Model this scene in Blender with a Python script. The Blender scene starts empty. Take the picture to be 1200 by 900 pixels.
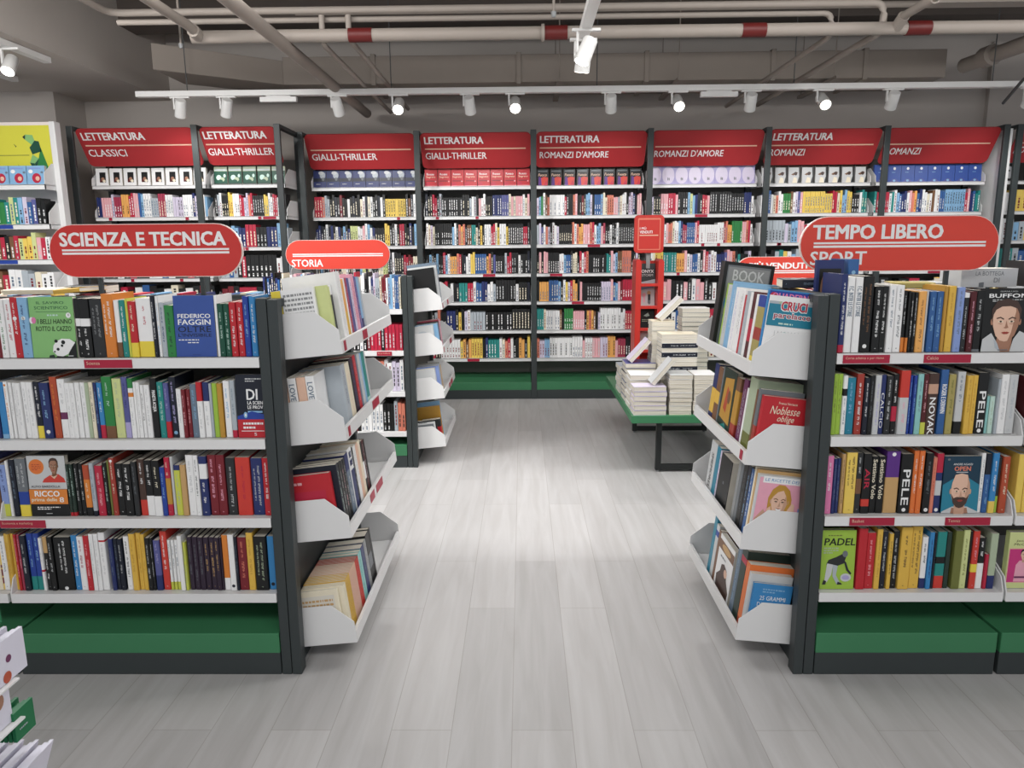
import bpy, math, random, re
from mathutils import Matrix, Vector
rnd = random.Random(7)
R = math.radians
SC = bpy.context.scene
COL = SC.collection

# ------------------------------------------------------------------ camera, light, exposure
def make_camera():
    pitch, yaw, roll = R(10.787), R(0.861), R(0.495)
    f = Vector((-math.sin(yaw)*math.cos(pitch), math.cos(yaw)*math.cos(pitch), -math.sin(pitch)))
    r = Vector((math.cos(yaw), math.sin(yaw), 0)); u = r.cross(f)
    rr = r*math.cos(roll) - u*math.sin(roll); uu = u*math.cos(roll) + r*math.sin(roll)
    cd = bpy.data.cameras.new('camera'); cd.sensor_width = 36; cd.lens = 861/1200*36; cd.clip_start = .05
    co = bpy.data.objects.new('camera', cd); COL.objects.link(co)
    m = Matrix((rr, uu, -f)).transposed().to_4x4(); m.translation = (0, 0, 1.5)
    co.matrix_world = m; SC.camera = co
make_camera()
W = bpy.data.worlds.new('world'); SC.world = W; W.use_nodes = True
W.node_tree.nodes['Background'].inputs[0].default_value = (.93, .96, 1, 1)
W.node_tree.nodes['Background'].inputs[1].default_value = .7
SC.view_settings.view_transform = 'Standard'; SC.view_settings.look = 'None'
SC.view_settings.gamma = 1; SC.view_settings.use_curve_mapping = False
SC.view_settings.exposure = 0.0
SC.cycles.use_denoising = True
SC.cycles.max_bounces = 6

def aim(o, p, q):
    o.location = p; o.rotation_euler = (Vector(q)-Vector(p)).to_track_quat('-Z', 'Y').to_euler()
def area(p, q, sx, sy, w, col=(1, .985, .965)):
    l = bpy.data.lights.new('shop_light', 'AREA'); l.shape = 'RECTANGLE'; l.size = sx; l.size_y = sy; l.energy = w; l.color = col
    o = bpy.data.objects.new('shop_light', l); COL.objects.link(o); aim(o, p, q); return o
def spot(p, q, w, ang=60, blend=.7, rad=.04, col=(1, .985, .965)):
    l = bpy.data.lights.new('spot_beam', 'SPOT'); l.energy = w; l.spot_size = R(ang); l.spot_blend = blend; l.shadow_soft_size = rad; l.color = col
    o = bpy.data.objects.new('spot_beam', l); COL.objects.link(o); aim(o, p, q); return o
# area lights added above the frame, standing in for unseen shop track lights
area((0, -.3, 3.05), (0, 1.8, 0), 4.4, .8, 75)  # added fill on the bookcase fronts from the camera side
area((1.35, 3.5, 3.1), (1.1, 4.0, 0), 1.6, .8, 42)
area((-1.15, 3.5, 3.1), (-.9, 4.0, 0), 1.6, .8, 42)
area((-2.9, 3.3, 2.9), (-2.9, 4.6, 0), .9, .5, 100)  # added so bounce off the floor brightens the low soffit
area((3.1, 3.6, 3.1), (2.9, 4.2, 0), 1.4, .3, 45)

# ------------------------------------------------------------------ materials
HEX = dict(white='e9e9e8', silver='c2c4c6', mist='aab2ba', grey='8b8d8f', slate='6a6f75', steel='66788c', black='151618', coal='292c2e', ink='171d2d',
 navy='23306a', cobalt='1f3f9e', royal='3150a0', denim='2c5c9c', azure='2f83c4', sky='7fb0d8', periwinkle='7f97d2', iris='545796', lilac='a79fd0', lavender='cfc5dc',
 violet='5a2a86', aubergine='2f2033', plum='6c2a58', raspberry='a8324c', crimson='c01f3c', red='c4202b', scarlet='d5382c', brick='a8372c', rust='b8482a', maroon='7c1d27', oxblood='551a20',
 orange='e07f2c', tangerine='e5712e', apricot='eda853', salmon='de7c62', rose='e8a8ae', pink='e79fb4', rosepink='df74a8', magenta='cc2d78', skin='c79a80', skindark='a5745c', blush='e3b79d',
 gold='e2b340', yellow='ecd33c', lemon='ecc954', ochre='c08d30', khaki='a89a54', lime='c9cf48', palelime='ccd58c', limegreen='9cc23c', leaf='82bd70', sage='a9b89a', mint='b9d8cc', seafoam='86c3c0',
 teal='1f8a84', aqua='1f7f9c', green='2a8540', forest='16503c', bottle='24382f', olive='6f7434', tan='c69c62', brown='7a5236', umber='4a342c', cream='e6dcc2', deepblue='14384f', paper='d8d3c6')
NAMES = dict(ink='blue-black', mist='pale grey', coal='charcoal', silver='light grey', slate='slate grey', steel='steel blue', lime='yellow-lime', palelime='pale lime', limegreen='lime green', leaf='leaf green', iris='dull purple', rosepink='candy pink', deepblue='deep blue', sky='light blue', mint='pale mint', leather='brown')
def lin(h):
    v = [int(h[i:i+2], 16)/255 for i in (0, 2, 4)]
    return tuple(x/12.92 if x <= .04045 else ((x+.055)/1.055)**2.4 for x in v) + (1,)
_M = {}
def surf(name, hexc, rough=.45, metal=0, var=.05, scale=30, spec=.4, bump=0, coat=0):
    """a plain procedural surface: base colour with a faint noise mottling"""
    if name in _M: return _M[name]
    m = bpy.data.materials.new(name); m.use_nodes = True; nt = m.node_tree; b = nt.nodes['Principled BSDF']
    b.inputs['Roughness'].default_value = rough; b.inputs['Metallic'].default_value = metal; b.inputs['Specular IOR Level'].default_value = spec
    n = nt.nodes.new('ShaderNodeTexNoise'); n.inputs['Scale'].default_value = scale; n.inputs['Detail'].default_value = 3
    tc = nt.nodes.new('ShaderNodeTexCoord'); nt.links.new(tc.outputs['Object'], n.inputs['Vector'])
    mx = nt.nodes.new('ShaderNodeMix'); mx.data_type = 'RGBA'
    c = lin(hexc); mx.inputs[6].default_value = tuple(min(1, x*(1-var)) for x in c[:3])+(1,); mx.inputs[7].default_value = tuple(min(1, x*(1+var)) for x in c[:3])+(1,)
    nt.links.new(n.outputs['Fac'], mx.inputs[0]); nt.links.new(mx.outputs[2], b.inputs['Base Color'])
    if bump:
        bp = nt.nodes.new('ShaderNodeBump'); bp.inputs['Strength'].default_value = bump; bp.inputs['Distance'].default_value = .003
        nt.links.new(n.outputs['Fac'], bp.inputs['Height']); nt.links.new(bp.outputs['Normal'], b.inputs['Normal'])
    _M[name] = m; return m
def emit(name, hexc, s):
    if name in _M: return _M[name]
    m = bpy.data.materials.new(name); m.use_nodes = True; b = m.node_tree.nodes['Principled BSDF']
    b.inputs['Base Color'].default_value = lin(hexc); b.inputs['Emission Color'].default_value = lin(hexc); b.inputs['Emission Strength'].default_value = s
    _M[name] = m; return m
def paper_mat():
    """page block: cream paper with fine sheet lines"""
    m = bpy.data.materials.new('paper_edges'); m.use_nodes = True; nt = m.node_tree; b = nt.nodes['Principled BSDF']; b.inputs['Roughness'].default_value = .85
    n = nt.nodes.new('ShaderNodeTexNoise'); n.inputs['Scale'].default_value = 1; n.inputs['Detail'].default_value = 2
    tc = nt.nodes.new('ShaderNodeTexCoord'); mp = nt.nodes.new('ShaderNodeMapping'); mp.inputs['Scale'].default_value = (900, 5, 5)
    nt.links.new(tc.outputs['Object'], mp.inputs[0]); nt.links.new(mp.outputs[0], n.inputs['Vector'])
    cr = nt.nodes.new('ShaderNodeValToRGB'); cr.color_ramp.elements[0].position = .3; cr.color_ramp.elements[0].color = lin('b4ad9f'); cr.color_ramp.elements[1].position = .7; cr.color_ramp.elements[1].color = lin('e6e1d5')
    nt.links.new(n.outputs['Fac'], cr.inputs[0]); nt.links.new(cr.outputs[0], b.inputs['Base Color']); _M['pages'] = m
paper_mat()
def floor_mat():
    m = bpy.data.materials.new('grey_wood_planks'); m.use_nodes = True; nt = m.node_tree; L = nt.links.new; b = nt.nodes['Principled BSDF']
    tc = nt.nodes.new('ShaderNodeTexCoord'); mp = nt.nodes.new('ShaderNodeMapping'); mp.inputs['Rotation'].default_value = (0, 0, R(90)); mp.inputs['Location'].default_value = (.35, .04, 0)
    L(tc.outputs['Object'], mp.inputs[0])
    br = nt.nodes.new('ShaderNodeTexBrick'); br.offset = .37; br.inputs['Scale'].default_value = 1; br.inputs['Brick Width'].default_value = 1.25; br.inputs['Row Height'].default_value = .19
    br.inputs['Mortar Size'].default_value = .0016; br.inputs['Mortar Smooth'].default_value = .3; br.inputs['Bias'].default_value = 0
    br.inputs['Color1'].default_value = lin('b1b0b0'); br.inputs['Color2'].default_value = lin('bdbcbc'); br.inputs['Mortar'].default_value = lin('a3a09e')
    L(mp.outputs[0], br.inputs['Vector'])
    mp2 = nt.nodes.new('ShaderNodeMapping'); mp2.inputs['Scale'].default_value = (13, 1.1, 1); L(tc.outputs['Object'], mp2.inputs[0])
    n = nt.nodes.new('ShaderNodeTexNoise'); n.inputs['Scale'].default_value = 1.6; n.inputs['Detail'].default_value = 6; n.inputs['Distortion'].default_value = .6; L(mp2.outputs[0], n.inputs['Vector'])
    cr = nt.nodes.new('ShaderNodeValToRGB'); cr.color_ramp.elements[0].position = .3; cr.color_ramp.elements[0].color = (.88, .87, .86, 1); cr.color_ramp.elements[1].position = .68; cr.color_ramp.elements[1].color = (1.03, 1.03, 1.03, 1)
    L(n.outputs['Fac'], cr.inputs[0])
    mx = nt.nodes.new('ShaderNodeMix'); mx.data_type = 'RGBA'; mx.blend_type = 'MULTIPLY'; mx.inputs[0].default_value = 1
    L(br.outputs['Color'], mx.inputs[6]); L(cr.outputs[0], mx.inputs[7]); L(mx.outputs[2], b.inputs['Base Color'])
    b.inputs['Roughness'].default_value = .42; b.inputs['Specular IOR Level'].default_value = .35
    bp = nt.nodes.new('ShaderNodeBump'); bp.inputs['Strength'].default_value = .25; bp.inputs['Distance'].default_value = .001; L(br.outputs['Fac'], bp.inputs['Height']); bp.invert = True; L(bp.outputs[0], b.inputs['Normal'])
    _M['floor'] = m
floor_mat()
def perf_mat():
    m = bpy.data.materials.new('perforated_steel'); m.use_nodes = True; nt = m.node_tree; L = nt.links.new; b = nt.nodes['Principled BSDF']
    tc = nt.nodes.new('ShaderNodeTexCoord'); v = nt.nodes.new('ShaderNodeTexVoronoi'); v.inputs['Scale'].default_value = 85; v.inputs['Randomness'].default_value = 0; L(tc.outputs['Object'], v.inputs['Vector'])
    cr = nt.nodes.new('ShaderNodeValToRGB'); cr.color_ramp.interpolation = 'CONSTANT'; cr.color_ramp.elements[0].color = lin('0b0c0c'); cr.color_ramp.elements[1].position = .33; cr.color_ramp.elements[1].color = lin('2c3132')
    L(v.outputs['Distance'], cr.inputs[0]); L(cr.outputs[0], b.inputs['Base Color']); b.inputs['Roughness'].default_value = .5; _M['perf'] = m
perf_mat()
SPECIAL = dict(
 white_metal=('dcdcdc', .35, 0, .02, 8), dark_metal=('353b3c', .45, 0, .06, 14), green_metal=('3c7a54', .4, 0, .05, 10), black_metal=('202323', .5, 0, .05, 12),
 sign_red_lit=('d64436', .42, 0, .03, 6), sign_red_dim=('c3332f', .45, 0, .04, 6), sign_edge=('e6dcd6', .4, 0, .02, 6), tag_red=('a31f3a', .4, 0, .04, 20), head_red=('a82e32', .5, 0, .06, 5), stand_red=('c4332b', .4, 0, .04, 8),  # section signs: one red, with stronger and weaker light put into the colour
 wall_paint=('bab3ad', .9, 0, .05, 3), soffit_paint=('bab2ab', .9, 0, .04, 3), slab=('5e5651', .95, 0, .08, 2), duct_paint=('8d847c', .8, 0, .06, 4), pipe_paint=('958c84', .6, 0, .04, 9), pipe_red=('5c1816', .5, 0, .08, 20),
 track_white=('dedddb', .4, 0, .02, 10), panel_grey=('6f6d69', .6, 0, .04, 6), card_lilac=('d3d1de', .6, 0, .03, 20), kid_yellow=('d3cf45', .5, 0, .04, 6), green_card=('0f6a40', .5, 0, .05, 30), trim_grey=('47494a', .5, 0, .04, 9))
def M(k):
    if k in _M: return _M[k]
    if k in SPECIAL: return surf(k, *SPECIAL[k])
    v = [int(HEX[k][i:i+2], 16) for i in (0, 2, 4)]; g = sum(v)/3
    return surf(k, ''.join('%02x' % int(x*.88+g*.12) for x in v), .42, 0, .05, 40)

# ------------------------------------------------------------------ mesh builder
_T = {}
def text_geo(s, bold, shear=0):
    key = (s, bold, shear)
    if key not in _T:
        cu = bpy.data.curves.new('lettering', 'FONT'); cu.body = s; cu.offset = bold; cu.shear = shear; cu.resolution_u = 2
        o = bpy.data.objects.new('lettering', cu); COL.objects.link(o); dg = bpy.context.evaluated_depsgraph_get(); dg.update()
        me = bpy.data.meshes.new_from_object(o.evaluated_get(dg))
        vs = [(v.co.x, v.co.y) for v in me.vertices]; fs = [tuple(p.vertices) for p in me.polygons]
        bpy.data.objects.remove(o); bpy.data.meshes.remove(me); bpy.data.curves.remove(cu)
        x0 = min(v[0] for v in vs); x1 = max(v[0] for v in vs); y0 = min(v[1] for v in vs); y1 = max(v[1] for v in vs)
        _T[key] = ([((x-x0)/(x1-x0), (y-y0)/(y1-y0)) for x, y in vs], fs, (x1-x0)/(y1-y0))
    return _T[key]
class MB:
    def __init__(s, mat='white_metal'):
        s.v = []; s.f = []; s.fm = []; s.sm = []; s.mats = []; s.cur = mat; s.M = None
    def mi(s, m):
        m = m or s.cur
        if m not in s.mats: s.mats.append(m)
        return s.mats.index(m)
    def add(s, vs, fs, mat=None, smooth=False):
        b = len(s.v); k = s.mi(mat)
        for v in vs: s.v.append(tuple(s.M @ Vector(v)) if s.M is not None else tuple(v))
        for f in fs: s.f.append(tuple(b+i for i in f)); s.fm.append(k); s.sm.append(smooth)
    def box(s, x0, x1, y0, y1, z0, z1, mat=None):
        s.add([(x0, y0, z0), (x1, y0, z0), (x1, y1, z0), (x0, y1, z0), (x0, y0, z1), (x1, y0, z1), (x1, y1, z1), (x0, y1, z1)],
              [(0, 3, 2, 1), (4, 5, 6, 7), (0, 1, 5, 4), (1, 2, 6, 5), (2, 3, 7, 6), (3, 0, 4, 7)], mat)
    def prism(s, pts, ax, a, b, mat=None):
        """pts: polygon in the two other axes (in axis order), extruded along ax from a to b"""
        def mk(p, t):
            q = list(p); q.insert(ax, t); return q
        n = len(pts); vs = [mk(p, a) for p in pts]+[mk(p, b) for p in pts]
        ar = sum(pts[i][0]*pts[(i+1) % n][1]-pts[(i+1) % n][0]*pts[i][1] for i in range(n))
        fl = (ar > 0) != (ax == 1)
        if b < a: fl = not fl
        fs = [tuple(range(n))[::-1], tuple(range(n, 2*n))]+[(i, (i+1) % n, n+(i+1) % n, n+i) for i in range(n)]
        if not fl: fs = [f[::-1] for f in fs]
        s.add(vs, fs, mat)
    def tube(s, path, r, mat=None, n=10, caps=True):
        path = [Vector(p) for p in path]; vs = []; fs = []
        rs = r if isinstance(r, (list, tuple)) else [r]*len(path)
        up = Vector((0, 0, 1))
        for i, p in enumerate(path):
            d = (path[min(i+1, len(path)-1)]-path[max(i-1, 0)]).normalized()
            a = d.cross(up if abs(d.z) < .95 else Vector((0, 1, 0))).normalized(); b = d.cross(a)
            for k in range(n):
                t = 2*math.pi*k/n; vs.append(p+(a*math.cos(t)+b*math.sin(t))*rs[i])
        for i in range(len(path)-1):
            for k in range(n): fs.append((i*n+k, (i+1)*n+k, (i+1)*n+(k+1) % n, i*n+(k+1) % n))
        s.add(vs, fs, mat, True)
        if caps:
            m = len(path)-1
            s.add(vs[:n], [tuple(range(n))], mat); s.add(vs[m*n:], [tuple(range(n))[::-1]], mat)
    def quad(s, o, r, u, w, h, mat=None):
        o = Vector(o); s.add([o, o+r*w, o+r*w+u*h, o+u*h], [(0, 1, 2, 3)], mat)
    def text(s, t, o, r, u, w, h, mat, bold=.0, shear=0):
        """text stretched to the box of width w along r and height h along u, lower corner o"""
        vs, fs, asp = text_geo(t, 0, shear); o = Vector(o); n = r.cross(u); k = 0
        st = min(bold, .06)*h*1.3; w -= 2*st; h -= st
        for dx, dy in (((0, 0),) if st < .0003 else ((0, 0), (st, 0), (2*st, 0), (st, st), (0, st), (2*st, st))):
            q = o+r*dx+u*dy+n*(.00004*k); k += 1
            s.add([q+r*(x*w)+u*(y*h) for x, y in vs], fs, mat)
    def build(s, name, parent=None, loc=None, bevel=0, world=None):
        me = bpy.data.meshes.new(name); me.from_pydata(s.v, [], s.f)
        for k in s.mats: me.materials.append(M(k))
        me.polygons.foreach_set('material_index', s.fm); me.polygons.foreach_set('use_smooth', s.sm); me.update()
        o = bpy.data.objects.new(name, me); COL.objects.link(o)
        if parent is not None: o.parent = parent
        if loc is not None: o.location = loc
        if world is not None: o.matrix_world = world
        if bevel:
            bv = o.modifiers.new('edge', 'BEVEL'); bv.width = bevel; bv.segments = 2; bv.limit_method = 'ANGLE'
        return o
X3, Y3, Z3 = Vector((1, 0, 0)), Vector((0, 1, 0)), Vector((0, 0, 1))
def empty(name, loc=(0, 0, 0), M4=None):
    o = bpy.data.objects.new(name, None); COL.objects.link(o); o.location = loc; o.empty_display_size = .05
    if M4 is not None: o.matrix_world = M4
    return o
def tag(o, label, cat, group=None, kind=None):
    if label: o['label'] = label
    if cat: o['category'] = cat
    if group: o['group'] = group
    if kind: o['kind'] = kind
    return o
def struct(mb, name, **k):
    o = mb.build(name, **k); o['kind'] = 'structure'; return o
ORD = ['first', 'second', 'third', 'fourth', 'fifth', 'sixth', 'seventh', 'eighth', 'ninth', 'tenth', 'eleventh', 'twelfth', 'thirteenth', 'fourteenth', 'fifteenth', 'sixteenth', 'seventeenth', 'eighteenth', 'nineteenth', 'twentieth']

# ------------------------------------------------------------------ room
DB = 7.78        # back wall
mb = MB('floor'); mb.box(-8, 8, -3, DB+.2, -.1, 0); struct(mb, 'floor')
mb = MB('wall_paint'); mb.box(-8, 8, DB, DB+.2, 0, 3.75); struct(mb, 'wall_back')
mb = MB('wall_paint'); mb.box(-8, -4.42, 7.27, DB, 0, 2.95); struct(mb, 'wall_pier')
mb = MB('wall_paint'); mb.box(4.62, 8, 7.72, DB, 0, 3.4); struct(mb, 'wall_recess')
mb = MB('slab'); mb.box(-8, 8, -3, DB, 3.65, 3.75); struct(mb, 'ceiling')
mb = MB('soffit_paint'); mb.box(-8, -3.54, -3, DB, 2.95, 3.65); struct(mb, 'soffit_ceiling')
mb = MB('slab'); mb.box(-3.54, 8, 6.9, 7.2, 3.42, 3.65); mb.box(-3.54, 8, 4.2, 4.5, 3.35, 3.65); struct(mb, 'ceiling_beam')
# ------------------------------------------------------------------ free-standing bookcases
SHZ = [1.142, .865, .587, .310]
def label_text(mb, txt, o, h=.012, wmax=None):
    w = text_geo(txt, .01)[2]*h
    mb.text(txt, o, X3, Z3, min(w, wmax or w), h, 'blush', .01)
def bookcase(name, label, xa, xb, D0, side, shz, rackz, strips, ztop=1.335, racks=True, xbracket=None, second=None, kick=.084, rack_len=.94):
    """xa: aisle-side end of the shelves, xb: other end (x). side=+1: the aisle is towards +x. D0: front of the shelf lips"""
    t = tag(empty(name, ((xa+xb)/2, D0+.5, 0)), label, 'bookcase'); inv = Vector((-(xa+xb)/2, -(D0+.5), 0))
    D1 = D0+.51
    def B(m, nm, par=t, bevel=0): return m.build(nm, par, inv if par is t else None, bevel)
    s = side
    lo, hi = min(xa, xb), max(xa, xb)
    for k, (y0, y1) in enumerate(((D0, D0+.05), (D0+.985, D0+1.035))):
        m = MB('dark_metal'); m.box(*sorted((xa, xa+s*.034)), y0, y1, 0, ztop); B(m, 'upright', bevel=.003)
        m = MB('dark_metal'); m.box(*sorted((xa+s*.036, xa+s*.07)), y0, y1, 0, ztop-.004); B(m, 'rack_upright', bevel=.003)
    m = MB('perf'); m.box(*sorted((xa+s*.03, xa+s*.045)), D0+.05, D0+.985, .06, ztop-.03); B(m, 'end_panel')
    m = MB('dark_metal'); m.box(*sorted((xa, xa+s*.07)), D0+.05, D0+.985, ztop-.03, ztop-.005); B(m, 'top_rail')
    m = MB('dark_metal'); m.box(*sorted((xa+s*.0, xa+s*.05)), D0+.05, D0+.985, 0, .07); B(m, 'foot_rail')
    m = MB('dark_metal'); m.box(*sorted((xb-s*.035, xb)), D1-.02, D1+.03, 0, ztop-.02); B(m, 'upright')
    bays = [(lo, hi)] if second is None else [(lo, hi), second]
    for x0, x1 in bays:
        m = MB('panel_grey'); m.box(x0, x1, D1, D1+.012, .15, ztop-.03, 'panel_grey'); m.box(x0, x1, D1-.012, D1+.024, ztop-.035, ztop-.022, 'dark_metal'); B(m, 'back_panel')
        m = MB('dark_metal'); m.box(x0+.003, x1-.003, D0, D0+1.03, 0, kick); B(m, 'kick_base', bevel=.003)
        m = MB('green_metal'); m.box(x0+.003, x1-.003, D0-.002, D0+1.032, kick, .16); B(m, 'plinth', bevel=.003)
    for bi, (x0, x1) in enumerate(bays):
        for i, z in enumerate(shz):
            for back in (0, 1):
                f = (lambda y: y) if not back else (lambda y: 2*D1-y+.012)
                m = MB('white_metal')
                y0, y1 = sorted((f(D0), f(D1))); m.box(x0+.002, x1-.002, y0, y1, z-.006, z-.002)
                y0, y1 = sorted((f(D0-.001), f(D0+.012))); m.box(x0+.002, x1-.002, y0, y1, z-.034, z)
                y0, y1 = sorted((f(D0+.03), f(D0+.034))); m.box(x0+.002, x1-.002, y0, y1, z-.03, z-.006)
                if i and xbracket and not back:
                    ex = xb if bi == 0 else (x0 if xb == x1 else x1)
                    for e in ([xb] if bi == 0 else [x0]):
                        xx = sorted((e, e-(1 if e > (x0+x1)/2 else -1)*.004))
                        m.prism([(D0, z-.03), (D1, z-.03), (D1, z+.17), (D0+.24, z+.17), (D0+.02, z+.05), (D0, z)], 0, xx[0], xx[1])
                so = B(m, 'shelf', bevel=.0012)
                if bi == 0 and not back:
                    for px, wd, tx, row in strips:
                        if row == i:
                            q = MB('tag_red'); q.box(px, px+wd, D0-.004, D0-.0015, z-.031, z-.004); label_text(q, tx, (px+.008, D0-.0046, z-.02), .011, wd-.02)
                            q.build('label_strip', so)['label'] = 'dark red label strip'
    if racks:
        for i, z in enumerate(rackz):
            m = MB('white_metal'); Dn, Df = D0+.072, D0+.072+rack_len
            pan = [(0, 0), (.212, 0), (.212, .082), (.136, .152), (0, .152)]
            m.box(0, .212, Dn, Df, 0, .004); m.box(.209, .213, Dn, Df, 0, .045); m.box(.2, .212, Dn, Df, .041, .045)
            m.prism(pan, 1, Dn-.003, Dn); m.prism(pan, 1, Df, Df+.003); m.box(-.012, 0, Dn-.002, Dn+.01, .012, .035)
            m.box(-.012, 0, Df-.01, Df+.002, .012, .035)
            Mt = rack_frame(xa, s, z)
            mm = Matrix.Translation(inv) @ Mt
            o = m.build('end_tray', t, None, .0012); o.matrix_local = mm if s > 0 else mm
            for dy, c in ((.0, 0), (.3, 1), (.42, 2)):
                if (i+c) % 3 == 2 or i == 3 or (s < 0 and (i, c) != (1, 0)): continue
                q = MB('tag_red'); q.box(.2135, .2145, Dn+.03+dy, Dn+.06+dy+.05*c, .006, .04); q.build('price_tag', o)
    return t
def rack_frame(xa, s, z):
    """frame of an end tray: x outwards into the aisle (tilted up), y along the bookcase's end, z up"""
    m = Matrix.Translation((xa+s*.045, 0, z))
    if s > 0: return m @ Matrix.Rotation(R(-5.3), 4, 'Y')
    return m @ Matrix.Scale(-1, 4, X3) @ Matrix.Rotation(R(-5.3), 4, 'Y')
LRZ = [1.122, .821, .467, .065]; RRZ = [1.041, .729, .421, .074]
bookcase('gondola_bookcase', 'charcoal and white bookcase under the red SCIENZA E TECNICA sign, with sloping end trays', -.862, -1.80, 2.367, 1, SHZ, LRZ,
         [(-1.44, .158, 'Scienza', 0), (-1.797, .157, 'Economia e marketing', 2)], xbracket=-1.80, second=(-2.5, -1.807))
bookcase('gondola_bookcase', 'charcoal and white bookcase under the red TEMPO LIBERO SPORT sign, with sloping end trays', 1.016, 1.648, 2.367, -1, SHZ, RRZ,
         [(1.036, .15, 'Corsa atletica e per ritmo', 0), (1.296, .15, 'Calcio', 0), (1.1, .15, 'Basket', 2), (1.42, .15, 'Tennis', 2)], xbracket=1.648, second=(1.655, 2.3), rack_len=.76)
G2Z = [1.085, .808, .53, .253]
bookcase('gondola_bookcase', 'charcoal bookcase under the small red STORIA sign, standing behind the science bookcase', -.79, -1.73, 4.831, 1, G2Z, [1.055, .757, .451, .111],
         [(-.97, .1, 'Storia moderna', 1)], ztop=1.305, rack_len=.78)

# ------------------------------------------------------------------ stadium-shaped section signs
def stadium(w, h, n=14):
    r = h/2; p = []
    for k in range(n+1):
        a = -math.pi/2+math.pi*k/n; p.append((w/2-r+r*math.cos(a), r*math.sin(a)))
    for k in range(n+1):
        a = math.pi/2+math.pi*k/n; p.append((-w/2+r+r*math.cos(a), r*math.sin(a)))
    return p
def section_sign(label, x0, D, z0, z1, main, sub, red, w=.748, feet=None, sub_w=.3):
    h = z1-z0; t = tag(empty('section_sign', (x0+w/2, D, z0)), label, 'sign')
    m = MB('sign_edge'); m.prism([(x, z+h/2) for x, z in stadium(w, h)], 1, 0, .014); bk = m.build('sign_board', t)
    m = MB(red); m.prism([(x, z+h/2) for x, z in stadium(w-.006, h-.006)], 1, -.003, .001)
    y = -.0036; lx = -w*.432; lw = w*.865
    if main: m.text(main[0], (-w*.44+main[2], y, h*.585), X3, Z3, w*main[1], h*.265, 'white', .036)
    if len(main or ()) or sub:
        for a, b in ((.50, .535), (.435, .475)): m.quad((lx, y, h*a), X3, Z3, lw, h*(b-a), 'white')
    if sub: m.text(sub, (-w*.445, y, h*.12 if main else h*.09), X3, Z3, w*sub_w, h*.25, 'white', .02)
    m.build('red_face', t)
    for sx in (-.2, .2):
        m = MB('dark_metal'); m.box(sx-.008, sx+.008, .015, .027, (feet if feet is not None else -.08), h*.6); m.box(sx-.03, sx+.03, .0, .05, (feet if feet is not None else -.08), (feet if feet is not None else -.08)+.004); m.build('sign_post', t)
    return t
section_sign('wide red rounded sign reading SCIENZA E TECNICA above the science bookcase', -1.822, 2.855, 1.386, 1.588, ('SCIENZA E TECNICA', .86, 0), None, 'sign_red_dim')
section_sign('wide red rounded sign reading TEMPO LIBERO SPORT above the sport bookcase', 1.055, 2.855, 1.386, 1.592, ('TEMPO LIBERO', .655, 0), 'SPORT', 'sign_red_lit', sub_w=.285)
t = section_sign('small-looking red rounded sign reading STORIA above the history bookcase', -1.69, 5.31, 1.333, 1.54, None, 'STORIA', 'sign_red_lit', feet=-.045)
section_sign('red rounded sign reading PIÙ VENDUTI, half hidden behind the TEMPO LIBERO sign', 1.52, 5.31, 1.19, 1.396, ('I PIÙ VENDUTI', .60, .01), None, 'sign_red_lit', feet=-1.19)

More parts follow.
